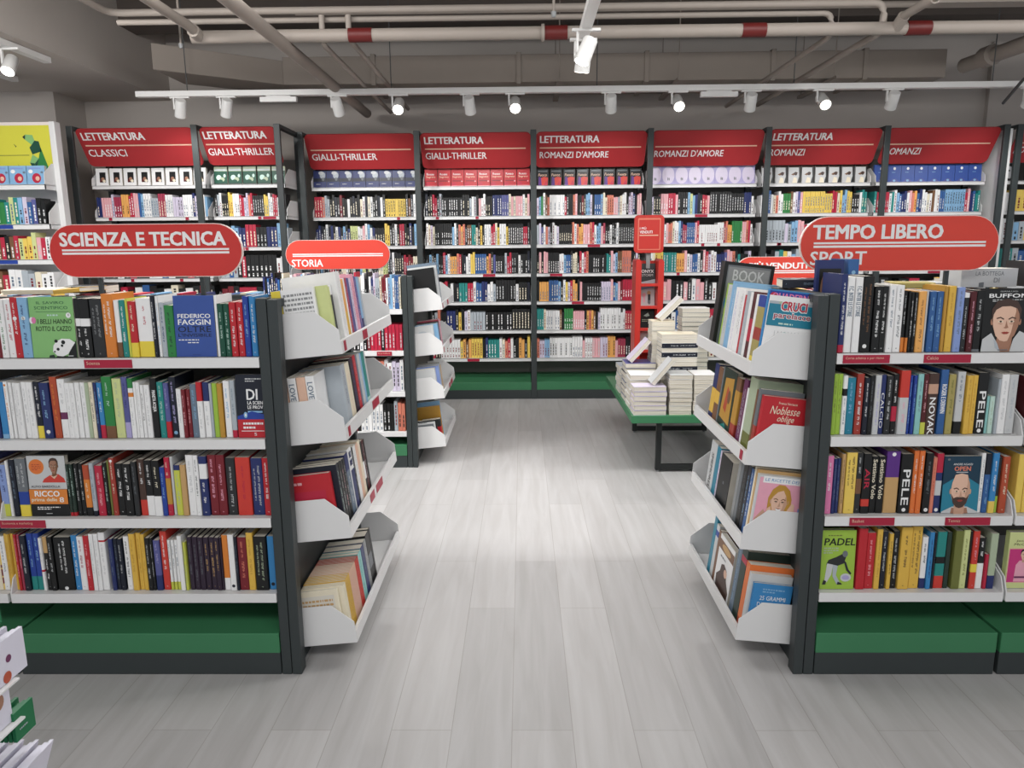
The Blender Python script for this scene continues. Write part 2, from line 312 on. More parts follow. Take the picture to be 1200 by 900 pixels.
# ------------------------------------------------------------------ wall shelving
WZ = [2.051, 1.770, 1.494, 1.215, .940, .655, .373]
def wall_bay(label, x0, x1, Dp, zs, head, sub, sub_w, last=False, gap=.025, color='head_red', base=True, first=True, white_end=False):
    Dl, Dk = Dp+.22, Dp+.60
    t = tag(empty('wall_bookcase', ((x0+x1)/2, Dp, 0)), label, 'bookcase', ); inv = Vector((-(x0+x1)/2, -Dp, 0))
    for x in ([x0] if first else [])+([x1] if last else []):
        m = MB('dark_metal'); a, b = x-.027, x+.027; zt = 2.535
        m.box(a, b, Dp, Dp+.03, 0, zt); m.box(a, b, Dk-.03, Dk+.02, 0, zt-.01); m.box(a, b, Dp+.03, Dk-.03, zt-.03, zt); m.box(a, b, Dp+.03, Dk-.03, 0, .09)
        m.build('side_frame', t, inv, .003)
    m = MB('panel_grey'); m.box(x0+.03, x1-.03, Dk, Dk+.012, .1, 2.3); m.build('back_panel', t, inv)
    m = MB('dark_metal'); m.box(x0+.027, x1-.027, Dp+.005, Dk, 0, .09); m.build('kick_base', t, inv, .003)
    m = MB('green_metal'); m.box(x0+.027, x1-.027, Dp+.003, Dk, .09, .168); m.build('plinth', t, inv, .003)
    for i, z in enumerate(zs):
        m = MB('white_metal'); m.box(x0+.022, x1-.022, Dl, Dk, z-.006, z-.002); m.box(x0+.022, x1-.022, Dl, Dl+.012, z-.032, z)
        for e, d in ((x0+.022, 1), (x1-.022, -1)):
            xx = sorted((e, e+d*.004)); m.prism([(Dl, z-.03), (Dk, z-.03), (Dk, z+.14), (Dl+.13, z+.14), (Dl+.01, z+.06), (Dl, z)], 0, xx[0], xx[1])
        o = m.build('shelf', t, inv)
        for k in range(rnd.choice((0, 1, 1, 2)) if i else 0):
            q = MB('tag_red'); px = rnd.uniform(x0+.08, x1-.2); q.box(px, px+rnd.choice((.03, .03, .12)), Dl-.003, Dl-.0005, z-.03, z-.004); q.build('price_tag', o)
    # slanting header: top edge leans out over the shelves
    A, Bq = Vector((0, Dp+.04, 2.517)), Vector((0, Dl+.02, 2.222)); U = (A-Bq); H = U.length; U.normalize(); N = X3.cross(U)
    m = MB(color); wd = x1-x0-2*gap; o = Vector(((x0+gap), Bq.y, Bq.z)); rr = .045; pts = []
    for cx, cz, a0 in ((wd-rr, rr, -90), (wd-rr, H-rr, 0), (rr, H-rr, 90), (rr, rr, 180)):
        for k in range(5):
            a = R(a0+k*22.5); pts.append((cx+rr*math.cos(a), cz+rr*math.sin(a)))
    n = len(pts); fr = [o+X3*x+U*z+N*.006 for x, z in pts]; bk = [p-N*.012 for p in fr]
    m.add(fr+bk, [tuple(range(n)), tuple(range(n, 2*n))[::-1]]+[(i, n+i, n+(i+1) % n, (i+1) % n) for i in range(n)])
    q = lambda x, z: o+X3*x+U*(z*H)+N*.0068
    if head: m.text(head, q(wd*.035, .70), X3, U, .555, H*.2, 'white', .028)
    m.quad(q(wd*.035, .545), X3, U, wd*.92, H*.035, 'blush')
    m.text(sub, q(wd*.035, .27), X3, U, sub_w, H*.19, 'white', .012)
    m.build('header_sign', t, inv)['label'] = 'slanting red header with white lettering'
    return t, (x0, x1, Dl, Dk, zs)
PX = [-2.053+1.082*k for k in range(7)]
BAYS = []
HD = [('red-headed wall bookcase, GIALLI-THRILLER without a heading line, with navy covers on top', None, 'GIALLI-THRILLER', .62), ('wall bookcase headed LETTERATURA GIALLI-THRILLER with a row of crimson covers on top', 'LETTERATURA', 'GIALLI-THRILLER', .58),
      ('wall bookcase headed LETTERATURA ROMANZI D\'AMORE with black and red covers on top', 'LETTERATURA', "ROMANZI D'AMORE", .65), ('wall bookcase headed ROMANZI D\'AMORE with a row of lavender covers on top', None, "ROMANZI D'AMORE", .65),
      ('wall bookcase headed LETTERATURA ROMANZI with beige covers on top', 'LETTERATURA', 'ROMANZI', .33), ('wall bookcase headed ROMANZI with a row of royal blue covers on top', None, 'ROMANZI', .33)]
for k, (lb, h, s, w) in enumerate(HD): BAYS.append(wall_bay(lb, PX[k], PX[k+1], 7.08, WZ, h, s, w, last=(k == 5)))
BAYS.append(wall_bay('wall bookcase headed ROMANZI at the picture edge with black and white covers on top', 4.56, 5.62, 7.08, WZ, None, 'ROMANZI', .33, last=True))
BAYS.append(wall_bay('wall bookcase headed LETTERATURA CLASSICI with white covers on top', -3.915, -2.83, 6.6, WZ, 'LETTERATURA', 'CLASSICI', .34, first=True))
BAYS.append(wall_bay('narrow wall bookcase headed LETTERATURA GIALLI-THRILLER with green covers on top', -2.83, -2.11, 6.6, WZ, 'LETTERATURA', 'GIALLI-THRILLER', .58, last=True))
m = MB('white_metal'); m.box(4.47, 4.5, 7.1, 7.7, 0, 2.5)
tag(m.build('end_board', None), 'white upright end board between the last two ROMANZI bookcases', 'panel')

# children's shelving by the pier
def kids_unit():
    x0, x1, D = -4.78, -3.80, 6.0; zs = [2.0, 1.69, 1.41, 1.12, .84, .56, .28]
    t = tag(empty('wall_bookcase', ((x0+x1)/2, D, 0)), 'white wall bookcase under a yellow sign with a green paper-fold bird', 'bookcase'); inv = Vector((-(x0+x1)/2, -D, 0))
    for x in (x0, x1):
        m = MB('white_metal'); m.box(x, x+.045, D+.14, D+.22, 0, 2.5); m.build('side_panel', t, inv, .004)
    m = MB('white_metal'); m.box(x0+.05, x1, D+.235, D+.25, .05, 2.03); m.build('back_panel', t, inv)
    m = MB('green_metal'); m.box(x0, x1+.04, D+.06, D+.25, 0, .16); m.build('plinth', t, inv)
    for z in zs:
        m = MB('white_metal'); m.box(x0+.05, x1, D, D+.235, z-.006, z-.002); m.box(x0+.05, x1, D, D+.012, z-.04, z)
        for e in (x0+.05, x1-.004): m.prism([(D, z-.04), (D+.235, z-.04), (D+.235, z+.17), (D+.12, z+.17), (D+.01, z+.09), (D, z)], 0, e, e+.004)
        o = m.build('shelf', t, inv)
        if z < 1.9:
            q = MB('cobalt'); q.box(x1-.52, x1-.3, D-.003, D-.0005, z-.036, z-.006); q.build('label_strip', o)
    m = MB('sign_edge'); m.box(x0+.06, x1-.002, D+.17, D+.19, 2.05, 2.5); sg = m.build('sign_board', t, inv)
    m = MB('kid_yellow'); y = D+.168; m.box(x0+.07, x1-.02, y, y+.002, 2.06, 2.475)
    y -= .001; P = lambda cx, cy: (x1-.025-(205-cx)*.00175, y, 2.062+(262-cy)*.00215)
    for c, pts in (('bottle', ((80, 112), (95, 103), (92, 122))), ('leaf', ((95, 103), (128, 105), (135, 125), (120, 140), (92, 122))), ('forest', ((135, 125), (155, 128), (162, 165), (118, 175), (108, 150), (120, 140))),
                   ('leaf', ((118, 175), (145, 190), (125, 208), (102, 205))), ('forest', ((102, 205), (125, 208), (118, 245))), ('green', ((160, 150), (200, 262), (122, 262), (145, 190))), ('forest', ((145, 190), (122, 258), (125, 208))), ('olive', ((35, 135), (45, 150), (55, 135), (48, 145)))):
        q = [P(*v) for v in pts]; m.add(q, [tuple(range(len(q)))], c)
    m.quad(P(-200, 179), X3, Z3, .53, .005, 'olive'); m.text('NI MÈ', P(-10, 232), X3, Z3, .11, .045, 'olive', .0)
    m.build('yellow_face', t, inv)
    return (x0+.06, x1, D, D+.46, zs)
KIDS = kids_unit()

# ------------------------------------------------------------------ low green table and red stand
def table():
    x0, x1, y0, y1, z1 = .70, 1.66, 4.62, 6.08, .405
    t = tag(empty('display_table', ((x0+x1)/2, (y0+y1)/2, 0)), 'low green-topped display table with black frame legs, loaded with stacked books', 'table'); inv = Vector((-(x0+x1)/2, -(y0+y1)/2, 0))
    m = MB('green_metal'); m.box(x0, x1, y0, y1, z1-.05, z1); m.build('table_top', t, inv, .003)
    m = MB('black_metal'); m.box(x0+.17, x1-.17, y0+.1, y1-.3, z1-.075, z1-.052); m.build('under_frame', t, inv)
    for y in (y0+.09, y1-.33):
        for x in (x0+.18, x1-.22):
            m = MB('black_metal'); m.box(x, x+.035, y, y+.035, .012, z1-.05); m.tube([(x+.017, y+.017, 0), (x+.017, y+.017, .014)], .011, 'grey'); m.build('leg', t, inv, .002)
        m = MB('black_metal'); m.box(x0+.215, x1-.22, y+.002, y+.033, .014, .05); m.build('runner', t, inv, .002)
table()
def stand():
    x0, x1, y = .889, 1.109, 5.82
    t = tag(empty('book_stand', ((x0+x1)/2, y, 0)), 'tall narrow red book stand topped by a small rounded red sign', 'stand'); inv = Vector((-(x0+x1)/2, -y, 0))
    for a in (x0, x1-.045):
        m = MB('stand_red'); m.prism([(a, .425), (a+.045, .425), (a+.045, 1.355), (a+.03, 1.375), (a+.012, 1.375), (a, 1.36)], 1, y, y+.2); m.build('side_panel', t, inv, .003)
    m = MB('stand_red'); m.box(x0+.045, x1-.045, y+.17, y+.185, .425, 1.36); m.build('back_panel', t, inv)
    for z in (1.175, 1.0, .825, .65, .475):
        m = MB('stand_red'); m.box(x0+.045, x1-.045, y+.02, y+.17, z-.012, z); m.box(x0+.04, x1-.04, y+.003, y+.02, z-.012, z+.012); m.build('pocket_shelf', t, inv, .002)
    m = MB('stand_red'); m.box(x0-.01, x1+.01, y-.01, y+.22, .406, .426); m.build('base', t, inv, .004)
    m = MB('grey'); m.box((x0+x1)/2-.015, (x0+x1)/2+.015, y+.1, y+.115, 1.3, 1.5); m.build('sign_stem', t, inv)
    def rrect(cx, cz, w, h, r):
        p = []
        for sx, sz, a0 in ((1, -1, -90), (1, 1, 0), (-1, 1, 90), (-1, -1, 180)):
            for k in range(5):
                a = R(a0+22.5*k); p.append((cx+sx*(w/2-r)+r*math.cos(a), cz+sz*(h/2-r)+r*math.sin(a)))
        return p
    cx, cz = (x0+x1)/2-.002, 1.567
    m = MB('stand_red'); m.prism(rrect(cx, cz, .232, .292, .03), 1, y+.07, y+.1); m.build('sign_tablet', t, inv, .004)
    m = MB('salmon'); m.prism(rrect(cx, cz, .178, .245, .008), 1, y+.0685, y+.0702); m.prism(rrect(cx, cz-.002, .162, .225, .004), 1, y+.0675, y+.0687, 'stand_red')
    m.text('I PIÙ', (cx-.075, y+.067, cz+.035), X3, Z3, .05, .022, 'white', .02); m.text('VENDUTI', (cx-.075, y+.067, cz+.005), X3, Z3, .1, .022, 'white', .02); m.quad((cx-.075, y+.067, cz-.013), X3, Z3, .145, .008, 'blush'); m.build('sign_face', t, inv)
    return (x0+x1)/2, y
SX, SY = stand()

# ------------------------------------------------------------------ ceiling services
def pipe(label, pts, r, bands=(), flanges=0, mat='pipe_paint'):
    t = tag(empty('ceiling_pipe', pts[0]), label, 'pipe'); inv = -Vector(pts[0])
    q = []
    for i, p in enumerate(pts):                      # small elbows
        p = Vector(p)
        if 0 < i < len(pts)-1:
            a, b = Vector(pts[i-1]), Vector(pts[i+1]); e = min(.09, (a-p).length*.4, (b-p).length*.4)
            p0, p1 = p+(a-p).normalized()*e, p+(b-p).normalized()*e
            for k in range(5):
                s = k/4; q.append(p0*(1-s)**2+p*2*s*(1-s)+p1*s*s)
        else: q.append(p)
    m = MB(mat); m.tube(q, r, None, 12); m.build('pipe_run', t, inv)
    for a, b in bands:
        m = MB('pipe_red'); m.tube([a, b], r*1.1, None, 12); m.build('red_coupling', t, inv)['label'] = 'dark red coupling on the pipe'
    for a, b in (flanges or ()):
        m = MB(mat); m.tube([a, b], r*1.35, None, 12); m.build('pipe_collar', t, inv)
    return t
ZP = 2.815
pipe('thick grey ceiling pipe with four dark red couplings running across the shop', [(-2.1, 5, ZP), (6, 5, ZP)], .04, [((x-.075, 5, ZP), (x+.075, 5, ZP)) for x in (-1.02, .22, 1.47, 2.5)], [((.13, 5, ZP), (.15, 5, ZP))])
pipe('upper of the two thin pipes across the ceiling, turning back at its end', [(-2.62, 3.6, 2.965), (-2.62, 5, 2.965), (2.28, 5, 2.965), (2.28, 5, 2.80), (2.28, 7.5, 2.80)], .022)
pipe('lower of the two thin pipes across the ceiling, ending in a drop', [(-2.6, 5.06, 2.925), (1.98, 5.06, 2.925), (1.98, 5.06, 2.79), (1.98, 7.5, 2.79)], .018)
pipe('thin ceiling pipe dropping then running back, beside the long diagonal pipe', [(-1.27, 5.02, 2.94), (-1.27, 5.02, 2.77), (-1.27, 7.5, 2.77)], .018)
pipe('thin ceiling pipe dropping and running back, second from the diagonal pipe', [(-1.1, 5.02, 2.94), (-1.1, 5.02, 2.80), (-1.1, 7.5, 2.80)], .018)
pipe('broad grey pipe running diagonally overhead towards the wall', [(-1.52, 3.0, 2.76), (-1.5, 7.5, 2.76)], .042)
pipe('short pipe ending in an elbow at the thick pipe', [(-2.05, 4.2, 2.84), (-2.05, 4.86, 2.84), (-2.05, 5.0, 2.815)], .03, (), [((-2.05, 4.9, 2.83), (-2.05, 4.97, 2.82))])
pipe('pipe with a valve elbow joining the thick pipe from the front', [(2.36, 3.9, 2.86), (2.36, 4.95, 2.86), (2.36, 5.02, 2.8)], .026, (), [((2.36, 4.55, 2.86), (2.36, 4.62, 2.86)), ((2.36, 4.9, 2.86), (2.36, 5, 2.81))])
pipe('heavy pipe with a red joint in the far corner of the ceiling', [(3.95, 4.6, 3.0), (3.95, 5.9, 3.0), (3.88, 6.9, 3.0)], .062, [((3.95, 5.2, 3.0), (3.95, 5.36, 3.0))], [((3.94, 5.7, 3.0), (3.93, 5.8, 3.0)), ((3.89, 6.5, 3.0), (3.885, 6.62, 3.0))])
pipe('side branch of the heavy pipe in the far corner', [(3.95, 5.5, 3.0), (4.3, 5.6, 2.95), (4.7, 5.6, 2.95)], .055, [((3.96, 5.42, 3.0), (4.03, 5.52, 2.99))])
pipe('thin cable-like drop pipe hanging from the heavy corner pipe', [(3.95, 5.6, 2.96), (3.85, 5.75, 2.8), (3.85, 6.0, 2.72), (3.95, 6.4, 2.6)], .012, mat='trim_grey')
pipe('plain grey pipe across the ceiling behind the thick pipe', [(-1.6, 5.6, 3.13), (6, 5.6, 3.13)], .022)
def duct():
    t = tag(empty('air_duct', (.8, 7, 2.9)), 'long flat grey air duct with joint flanges under the ceiling', 'duct'); inv = -Vector((.8, 7, 2.9))
    m = MB('duct_paint'); m.box(-2.1, 3.7, 6.85, 7.45, 2.9, 3.13); m.build('duct_run', t, inv, .004)
    m = MB('duct_paint'); m.prism([(-2.1, 6.85), (-2.1, 7.35), (-2.95, 6.78), (-2.95, 6.22)], 2, 2.9, 3.1); m.build('angled_run', t, inv, .004)
    for x in (-1.3, -.02+0, 1.1, 2.2, 3.0):
        m = MB('duct_paint'); m.box(x-.02, x+.02, 6.835, 7.465, 2.885, 3.145); m.build('flange', t, inv, .002)
    for x in (.33, 1.35, 2.68):
        m = MB('duct_paint'); m.box(x-.025, x+.025, 6.6, 7.5, 2.85, 2.875); m.tube([(x, 6.7, 2.87), (x, 6.7, 3.65)], .005); m.tube([(x, 7.47, 2.87), (x, 7.47, 3.65)], .005); m.build('hanger', t, inv)
duct()
m = MB('pipe_paint'); m.box(2.75, 4.4, 5.3, 5.42, 3.05, 3.1); tag(m.build('cable_tray', None), 'short pale cable tray at the ceiling near the corner pipe', 'cable tray')

def track(label, p, q, drops=()):
    p, q = Vector(p), Vector(q); t = tag(empty('light_track', p), label, 'light track'); d = (q-p); 
    m = MB('track_white'); w = .03
    if abs(d.x) > abs(d.y): m.box(0, d.x, -w, w, -.022, .022)
    else: m.box(-w, w, 0, d.y, -.022, .022)
    m.build('rail', t, None, .002)
    for dp in drops:
        m = MB('trim_grey'); o = d*dp; m.tube([o+Vector((0, 0, .018)), o+Vector((0, 0, 3.65-p.z if p.x > -3.5 else 2.95-p.z))], .004); m.build('hanger', t)
    return t
TZ, TD = 2.725, 6.3
track('long white light track hanging across the back of the shop', (-3.14, TD, TZ), (5.2, TD, TZ), (.05, .25, .45, .64, .83))
track('short white light track running overhead towards the back shelves', (.367, 2.2, 2.7), (.367, 4.66, 2.7), (.5, .9))
track('inner of two short white tracks under the low ceiling', (-3.66, 3.9, 2.925), (-3.66, 6.0, 2.925))
track('outer of two short white tracks under the low ceiling, by the pier', (-4.34, 4.6, 2.925), (-4.34, 6.62, 2.925))
def head(label, p, aim_at, lit, w, ang=58, arm=.075):
    """a cylinder spotlight on a track: adapter, arm, lamp head, lens"""
    t = tag(empty('track_spotlight', p), label, 'spotlight', None)
    m = MB('track_white'); m.box(-.08, .08, -.016, .016, -.034, -.018); m.build('adapter', t, None, .003)
    c = Vector((.0, 0, -.034-arm)); d = (Vector(aim_at)-Vector(p)-c).normalized()
    m = MB('track_white'); m.box(-.055, -.043, -.01, .01, -.034-arm-.01, -.03); m.tube([(-.05, 0, c.z), (-.02, 0, c.z)], .008); m.build('arm', t)
    m = MB('track_white'); m.tube([c-d*.07, c-d*.066, c+d*.07], [.036, .042, .046], None, 20); m.build('lamp_head', t)
    m = MB('lens_on' if lit else 'lens_on'); m.tube([c+d*.0705, c+d*.0715], .039, None, 20); m.build('lens', t)['label'] = 'glowing round lens'
    s = spot(Vector(p)+c+d*.09, aim_at, w, ang); return t
emit('lens_on', 'fff6ea', 14)
"""heads along the long track: (x, aimed at the shelves or out to the aisle)"""
HX = [(-2.79, 0), (-2.41, 0), (-1.5, 0), (-1.0, 1), (-.42, 0), (-.05, 1), (.73, 0), (1.27, 1), (1.86, 0), (2.44, 1), (3.0, 0), (4.1, 0)]
for i, (x, out) in enumerate(HX):
    nm = ORD[i]+' spotlight along the long track from its soffit end, '+('shining out to the aisle' if out else 'turned to the shelves')
    if out: head(nm, (x, TD, TZ), (x*1.0+.1, 3.4, .5), 1, 45, 75)
    else: head(nm, (x, TD, TZ), (x+(.12 if i > 1 else -.45), 7.35 if i > 1 else 7.0, 1.4), 0, 27 if i > 1 else 12, 100)
head('white spotlight at the very end of the short overhead track', (.367, 4.62, 2.7), (.1, 5.3, 0), 1, 40, 70, .1)
head('white spotlight second from the end of the short overhead track', (.367, 4.42, 2.7), (-.7, 3.9, 0), 1, 40, 70, .1)
head('bright spotlight under the low ceiling beside the children shelves', (-3.66, 5.55, 2.925), (-3.5, 4.0, .9), 1, 40, 70, .1)
for x, lb in ((-1.98, 'flat white driver box on the long track, above the navy covers'), (2.05-.45, 'flat white driver box on the long track, above the lavender covers')):
    t = tag(empty('track_driver', (x, TD, TZ)), lb, 'light fitting'); m = MB('track_white'); m.box(-.15, .15, -.02, .02, -.07, -.03); m.build('driver_box', t, None, .003); m = MB('track_white'); m.box(-.1, .1, -.012, .012, -.03, -.018); m.build('adapter', t)
for x, y in ((-2.35, 5.4), (.2, 4.8)):
    t = tag(empty('sprinkler_head', (x, y, 2.85)), 'small ceiling sprinkler head '+('near the soffit edge' if x < 0 else 'above the short light track'), 'sprinkler'); m = MB('pipe_paint'); m.tube([(0, 0, .8), (0, 0, .02)], .008); m.build('drop', t); m = MB('grey'); m.tube([(0, 0, .03), (0, 0, 0)], [.018, .012]); m.build('nozzle', t)
# ------------------------------------------------------------------ books
class Art:
    """flat printed artwork on a cover plane: origin, right, up, width, height"""
    def __init__(s, mb, o, r, u, w, h): s.mb, s.o, s.r, s.u, s.w, s.h, s.n, s.k = mb, Vector(o), r, u, w, h, r.cross(u), 0
    def P(s, a, b): return s.o+s.r*(a*s.w)+s.u*(b*s.h)+s.n*(.0004+.00012*s.k)
    def poly(s, pts, c):
        s.k += 1; s.mb.add([s.P(*p) for p in pts], [tuple(range(len(pts)))], c)
    def rect(s, a0, b0, a1, b1, c): s.poly([(a0, b0), (a1, b0), (a1, b1), (a0, b1)], c)
    def ell(s, a, b, ra, rb, c, n=18, t0=0, t1=360):
        s.poly([(a+ra*math.cos(R(t0+(t1-t0)*k/n)), b+rb*math.sin(R(t0+(t1-t0)*k/n))) for k in range(n+(t1-t0 != 360))], c)
    def txt(s, t, a0, b0, a1, b1, c, bold=.01, shear=0):
        s.k += 1; s.mb.text(t, s.P(a0, b0), s.r, s.u, (a1-a0)*s.w, (b1-b0)*s.h, c, bold, shear)
    def lines(s, a0, a1, b0, b1, n, c, seed=1):
        """unreadable small print"""
        q = random.Random(seed); dz = (b1-b0)/n; s.k += 1
        for i in range(n):
            a = a0
            e = a1 if i < n-1 else a0+(a1-a0)*.6
            while a < e:
                w = q.uniform(.03, .1); w = min(w, e-a); b = b1-dz*(i+.8)
                s.mb.add([s.P(a, b), s.P(a+w, b), s.P(a+w, b+dz*.5), s.P(a, b+dz*.5)], [(0, 1, 2, 3)], c); a += w+.02
def face(A, cx, cy, sc, skin, hair, shade, bald=False, beard=None, longhair=False, asp=.72):
    # a plain printed portrait: neck, ears, hair, face, brows, eyes, nose, mouth
    rx, ry = .29*sc, .29*sc*1.25*asp
    def pl(pts, c): A.poly([(cx+rx*x, cy+ry*y) for x, y in pts], c)
    if longhair: pl([(-1.25, -1.3), (-1.32, .3), (-.95, 1.0), (-.3, 1.42), (.4, 1.4), (1.05, 1.0), (1.38, .3), (1.45, -1.2), (1.1, -1.5), (-.9, -1.5)], hair)
    pl([(-.5, -1.7), (.5, -1.7), (.55, -.5), (-.55, -.5)], shade)
    for sg in (-1, 1): A.ell(cx+sg*rx*.97, cy+.02*ry, rx*.11, ry*.2, shade, 10)
    if not bald and not longhair: pl([(-1.0, .1), (-1.04, .75), (-.7, 1.22), (0, 1.36), (.7, 1.22), (1.04, .75), (1.0, .1), (.85, -.1), (-.85, -.1)], hair)
    top = 1.0 if not bald else 1.3
    pl([(-.66, -.78), (-.34, -1.06), (0, -1.13), (.34, -1.06), (.66, -.78), (.88, -.25), (.93, .2), (.87, .62), (.6, top*.93), (0, top), (-.6, top*.93), (-.87, .62), (-.93, .2), (-.88, -.25)], skin)
    pl([(.66, -.78), (.34, -1.06), (.2, -1.1), (.42, -.6), (.5, -.2), (.56, .2), (.66, .62), (.6, top*.93), (.87, .62), (.93, .2), (.88, -.25)], shade)
    if longhair: pl([(-.98, .1), (-.82, .95), (-.1, 1.3), (.75, 1.1), (1.0, .5), (1.0, -.3), (.72, .5), (.3, .98), (-.3, .82), (-.75, .45)], hair)
    elif not bald: pl([(-.9, .45), (-.84, 1.0), (0, 1.3), (.84, 1.0), (.9, .45), (.72, .78), (.25, .92), (-.35, .9), (-.74, .72)], hair)
    if beard: pl([(-.88, -.15), (-.66, -.8), (-.34, -1.08), (0, -1.16), (.34, -1.08), (.66, -.8), (.88, -.15), (.62, -.45), (.32, -.36), (0, -.38), (-.32, -.36), (-.62, -.45)], beard)
    for sg in (-1, 1):
        pl([(sg*.15, .2), (sg*.4, .31), (sg*.7, .24), (sg*.66, .18), (sg*.4, .235), (sg*.17, .13)], hair if not longhair else 'brown')
        pl([(sg*.16, .03), (sg*.38, .1), (sg*.6, .04), (sg*.38, -.03)], 'cream' if not longhair else 'umber'); A.ell(cx+sg*rx*.38, cy+.035*ry, rx*.085, ry*.06, 'umber', 8)
        pl([(sg*.2, -.1), (sg*.38, -.13), (sg*.58, -.07), (sg*.38, -.09)], shade)
    pl([(.02, .1), (.12, -.2), (.2, -.32), (.0, -.37), (-.16, -.32), (-.04, -.27)], shade)
    if longhair: pl([(-.34, -.52), (0, -.58), (.34, -.52), (.2, -.72), (-.2, -.72)], 'white'); pl([(-.38, -.5), (0, -.55), (.38, -.5), (0, -.5)], 'brick')
    else: pl([(-.3, -.6), (-.08, -.55), (0, -.57), (.08, -.55), (.3, -.6), (.12, -.69), (-.12, -.69)], 'brick'); pl([(-.3, -.6), (0, -.62), (.3, -.6), (0, -.635)], 'umber')
def A_panda(A):
    A.txt('IL SAVIRO', .18, .885, .80, .93, 'forest', .0); A.txt('SCIENTIFICO', .12, .80, .88, .85, 'forest', .0); A.rect(.15, .755, .9, .76, 'forest'); A.lines(.4, .8, .68, .73, 1, 'mint', 4)
    A.ell(.88, .70, .055, .045, 'white', 14); A.txt('X', .86, .685, .905, .725, 'black', .0)
    A.txt('I BELLI HANNO', .17, .56, .95, .64, 'black', -.005, .1); A.txt('ROTTO IL CAZZO', .12, .44, .92, .52, 'black', -.005, .1)
    for a, c in ((.04, 'white'), (.09, 'rosepink')): A.ell(a, .62, .05, .055, c, 14)
    A.poly([(.78, 0), (1, 0), (1, .28), (.9, .2)], 'black'); A.poly([(.5, .0), (.98, .0), (.98, .02), (.55, .03)], 'black')
    A.poly([(.46, .1), (.48, .2), (.55, .27), (.68, .315), (.86, .31), (.98, .25), (.9, .17), (.8, .06), (.68, .02), (.55, .03)], 'white')
    A.ell(.55, .275, .04, .028, 'black', 12); A.ell(.71, .255, .045, .035, 'black', 12); A.ell(.58, .14, .035, .025, 'black', 12); A.ell(.5, .1, .02, .015, 'black', 10); A.ell(.68, .2, .03, .022, 'black', 10)
    A.poly([(.36, .0), (.5, .0), (.48, .05), (.38, .04)], 'bottle'); A.rect(.8, .02, .92, .035, 'silver')
def A_oltre(A):
    A.txt('FEDERICO', .09, .635, .90, .705, 'white', .025); A.txt('FAGGIN', .09, .525, .90, .615, 'white', .025); A.txt('OLTRE', .08, .405, .90, .505, 'ink', .01); A.txt("L'INVISIBILE", .08, .33, .90, .385, 'ink', .0)
    A.lines(.08, .92, .265, .295, 1, 'white', 3); A.lines(.3, .75, .22, .25, 1, 'white', 6); A.rect(.4, .03, .6, .035, 'navy')
def A_science(A):
    A.lines(.36, .95, .88, .95, 2, 'silver', 2); A.txt('DI', .38, .60, .80, .77, 'white', .02); A.txt('LA SCIEN', .40, .525, .98, .58, 'white', .02); A.txt('LE PROV', .40, .455, .98, .51, 'white', .02); A.rect(.4, .395, .95, .425, 'sky')
    A.poly([(0, .29), (1, .29), (1, .37), (.55, .42), (.0, .34)], 'cobalt'); A.ell(.31, .36, .07, .05, 'sky', 14); A.ell(.31, .36, .03, .025, 'white', 10)
    A.rect(0, 0, 1, .29, 'red'); A.lines(.2, .95, .13, .26, 2, 'white', 5); A.rect(.12, .10, .98, .11, 'white'); A.txt('S', .6, .03, .7, .08, 'white', .02)
def A_ricco(A):
    A.rect(0, .45, 1, 1, 'silver'); A.ell(.24, .82, .2, .125, 'orange', 22); A.ell(.24, .82, .175, .108, 'tangerine', 22); A.lines(.12, .36, .76, .87, 4, 'rust', 7)
    A.poly([(.36, .56), (.42, .62), (.58, .68), (.8, .7), (.94, .63), (.98, .56)], 'scarlet'); face(A, .70, .825, .40, 'skindark', 'umber', 'brown'); A.poly([(.58, .69), (.68, .66), (.8, .69), (.7, .62)], 'blush')
    A.txt('ALFIO BARDOLLA', .07, .478, .83, .515, 'ink', .01); A.rect(0, .205, 1, .45, 'orange'); A.txt('RICCO', .14, .33, .80, .425, 'white', .03); A.txt('prima delle', .05, .235, .72, .31, 'cream', .02); A.txt('8', .78, .235, .9, .32, 'white', .02)
    A.lines(.18, .78, .11, .17, 2, 'white', 8); A.rect(.4, .045, .56, .055, 'silver')
def A_keeper(A):
    A.txt('GIANLUIGI', .33, .945, .70, .965, 'silver', .01); A.txt('BUFFON', .10, .855, .93, .92, 'white', .035); A.lines(.18, .82, .79, .835, 2, 'silver', 9)
    A.poly([(.3, .0), (.34, .24), (.6, .2), (.7, .0)], 'skindark'); face(A, .5, .47, 1.05, 'blush', 'umber', 'skindark')
    A.poly([(.0, 0), (.02, .2), (.2, .3), (.34, .14), (.42, 0)], 'silver'); A.poly([(.62, 0), (.68, .2), (.8, .33), (1, .26), (1, 0)], 'silver'); A.poly([(.26, .2), (.34, .14), (.42, .0), (.3, .06)], 'mist'); A.rect(.36, .02, .58, .035, 'slate')
def A_open(A):
    A.poly([(0, 0), (1, 0), (1, .5), (.7, .62), (.3, .62), (0, .5)], 'aqua'); A.ell(.12, .945, .04, .02, 'slate', 12); A.txt('ANDRE AGASSI', .25, .845, .77, .88, 'white', .02); A.txt('OPEN', .28, .745, .73, .825, 'salmon', .035); A.rect(.34, .715, .66, .73, 'silver')
    A.poly([(0, 0), (.02, .03), (.3, .12), (.7, .12), (1, .03), (1, 0)], 'silver'); A.poly([(.26, .0), (.28, .1), (.7, .1), (.74, .0)], 'skindark'); face(A, .49, .38, .95, 'blush', 'umber', 'skin', bald=True, beard='umber')
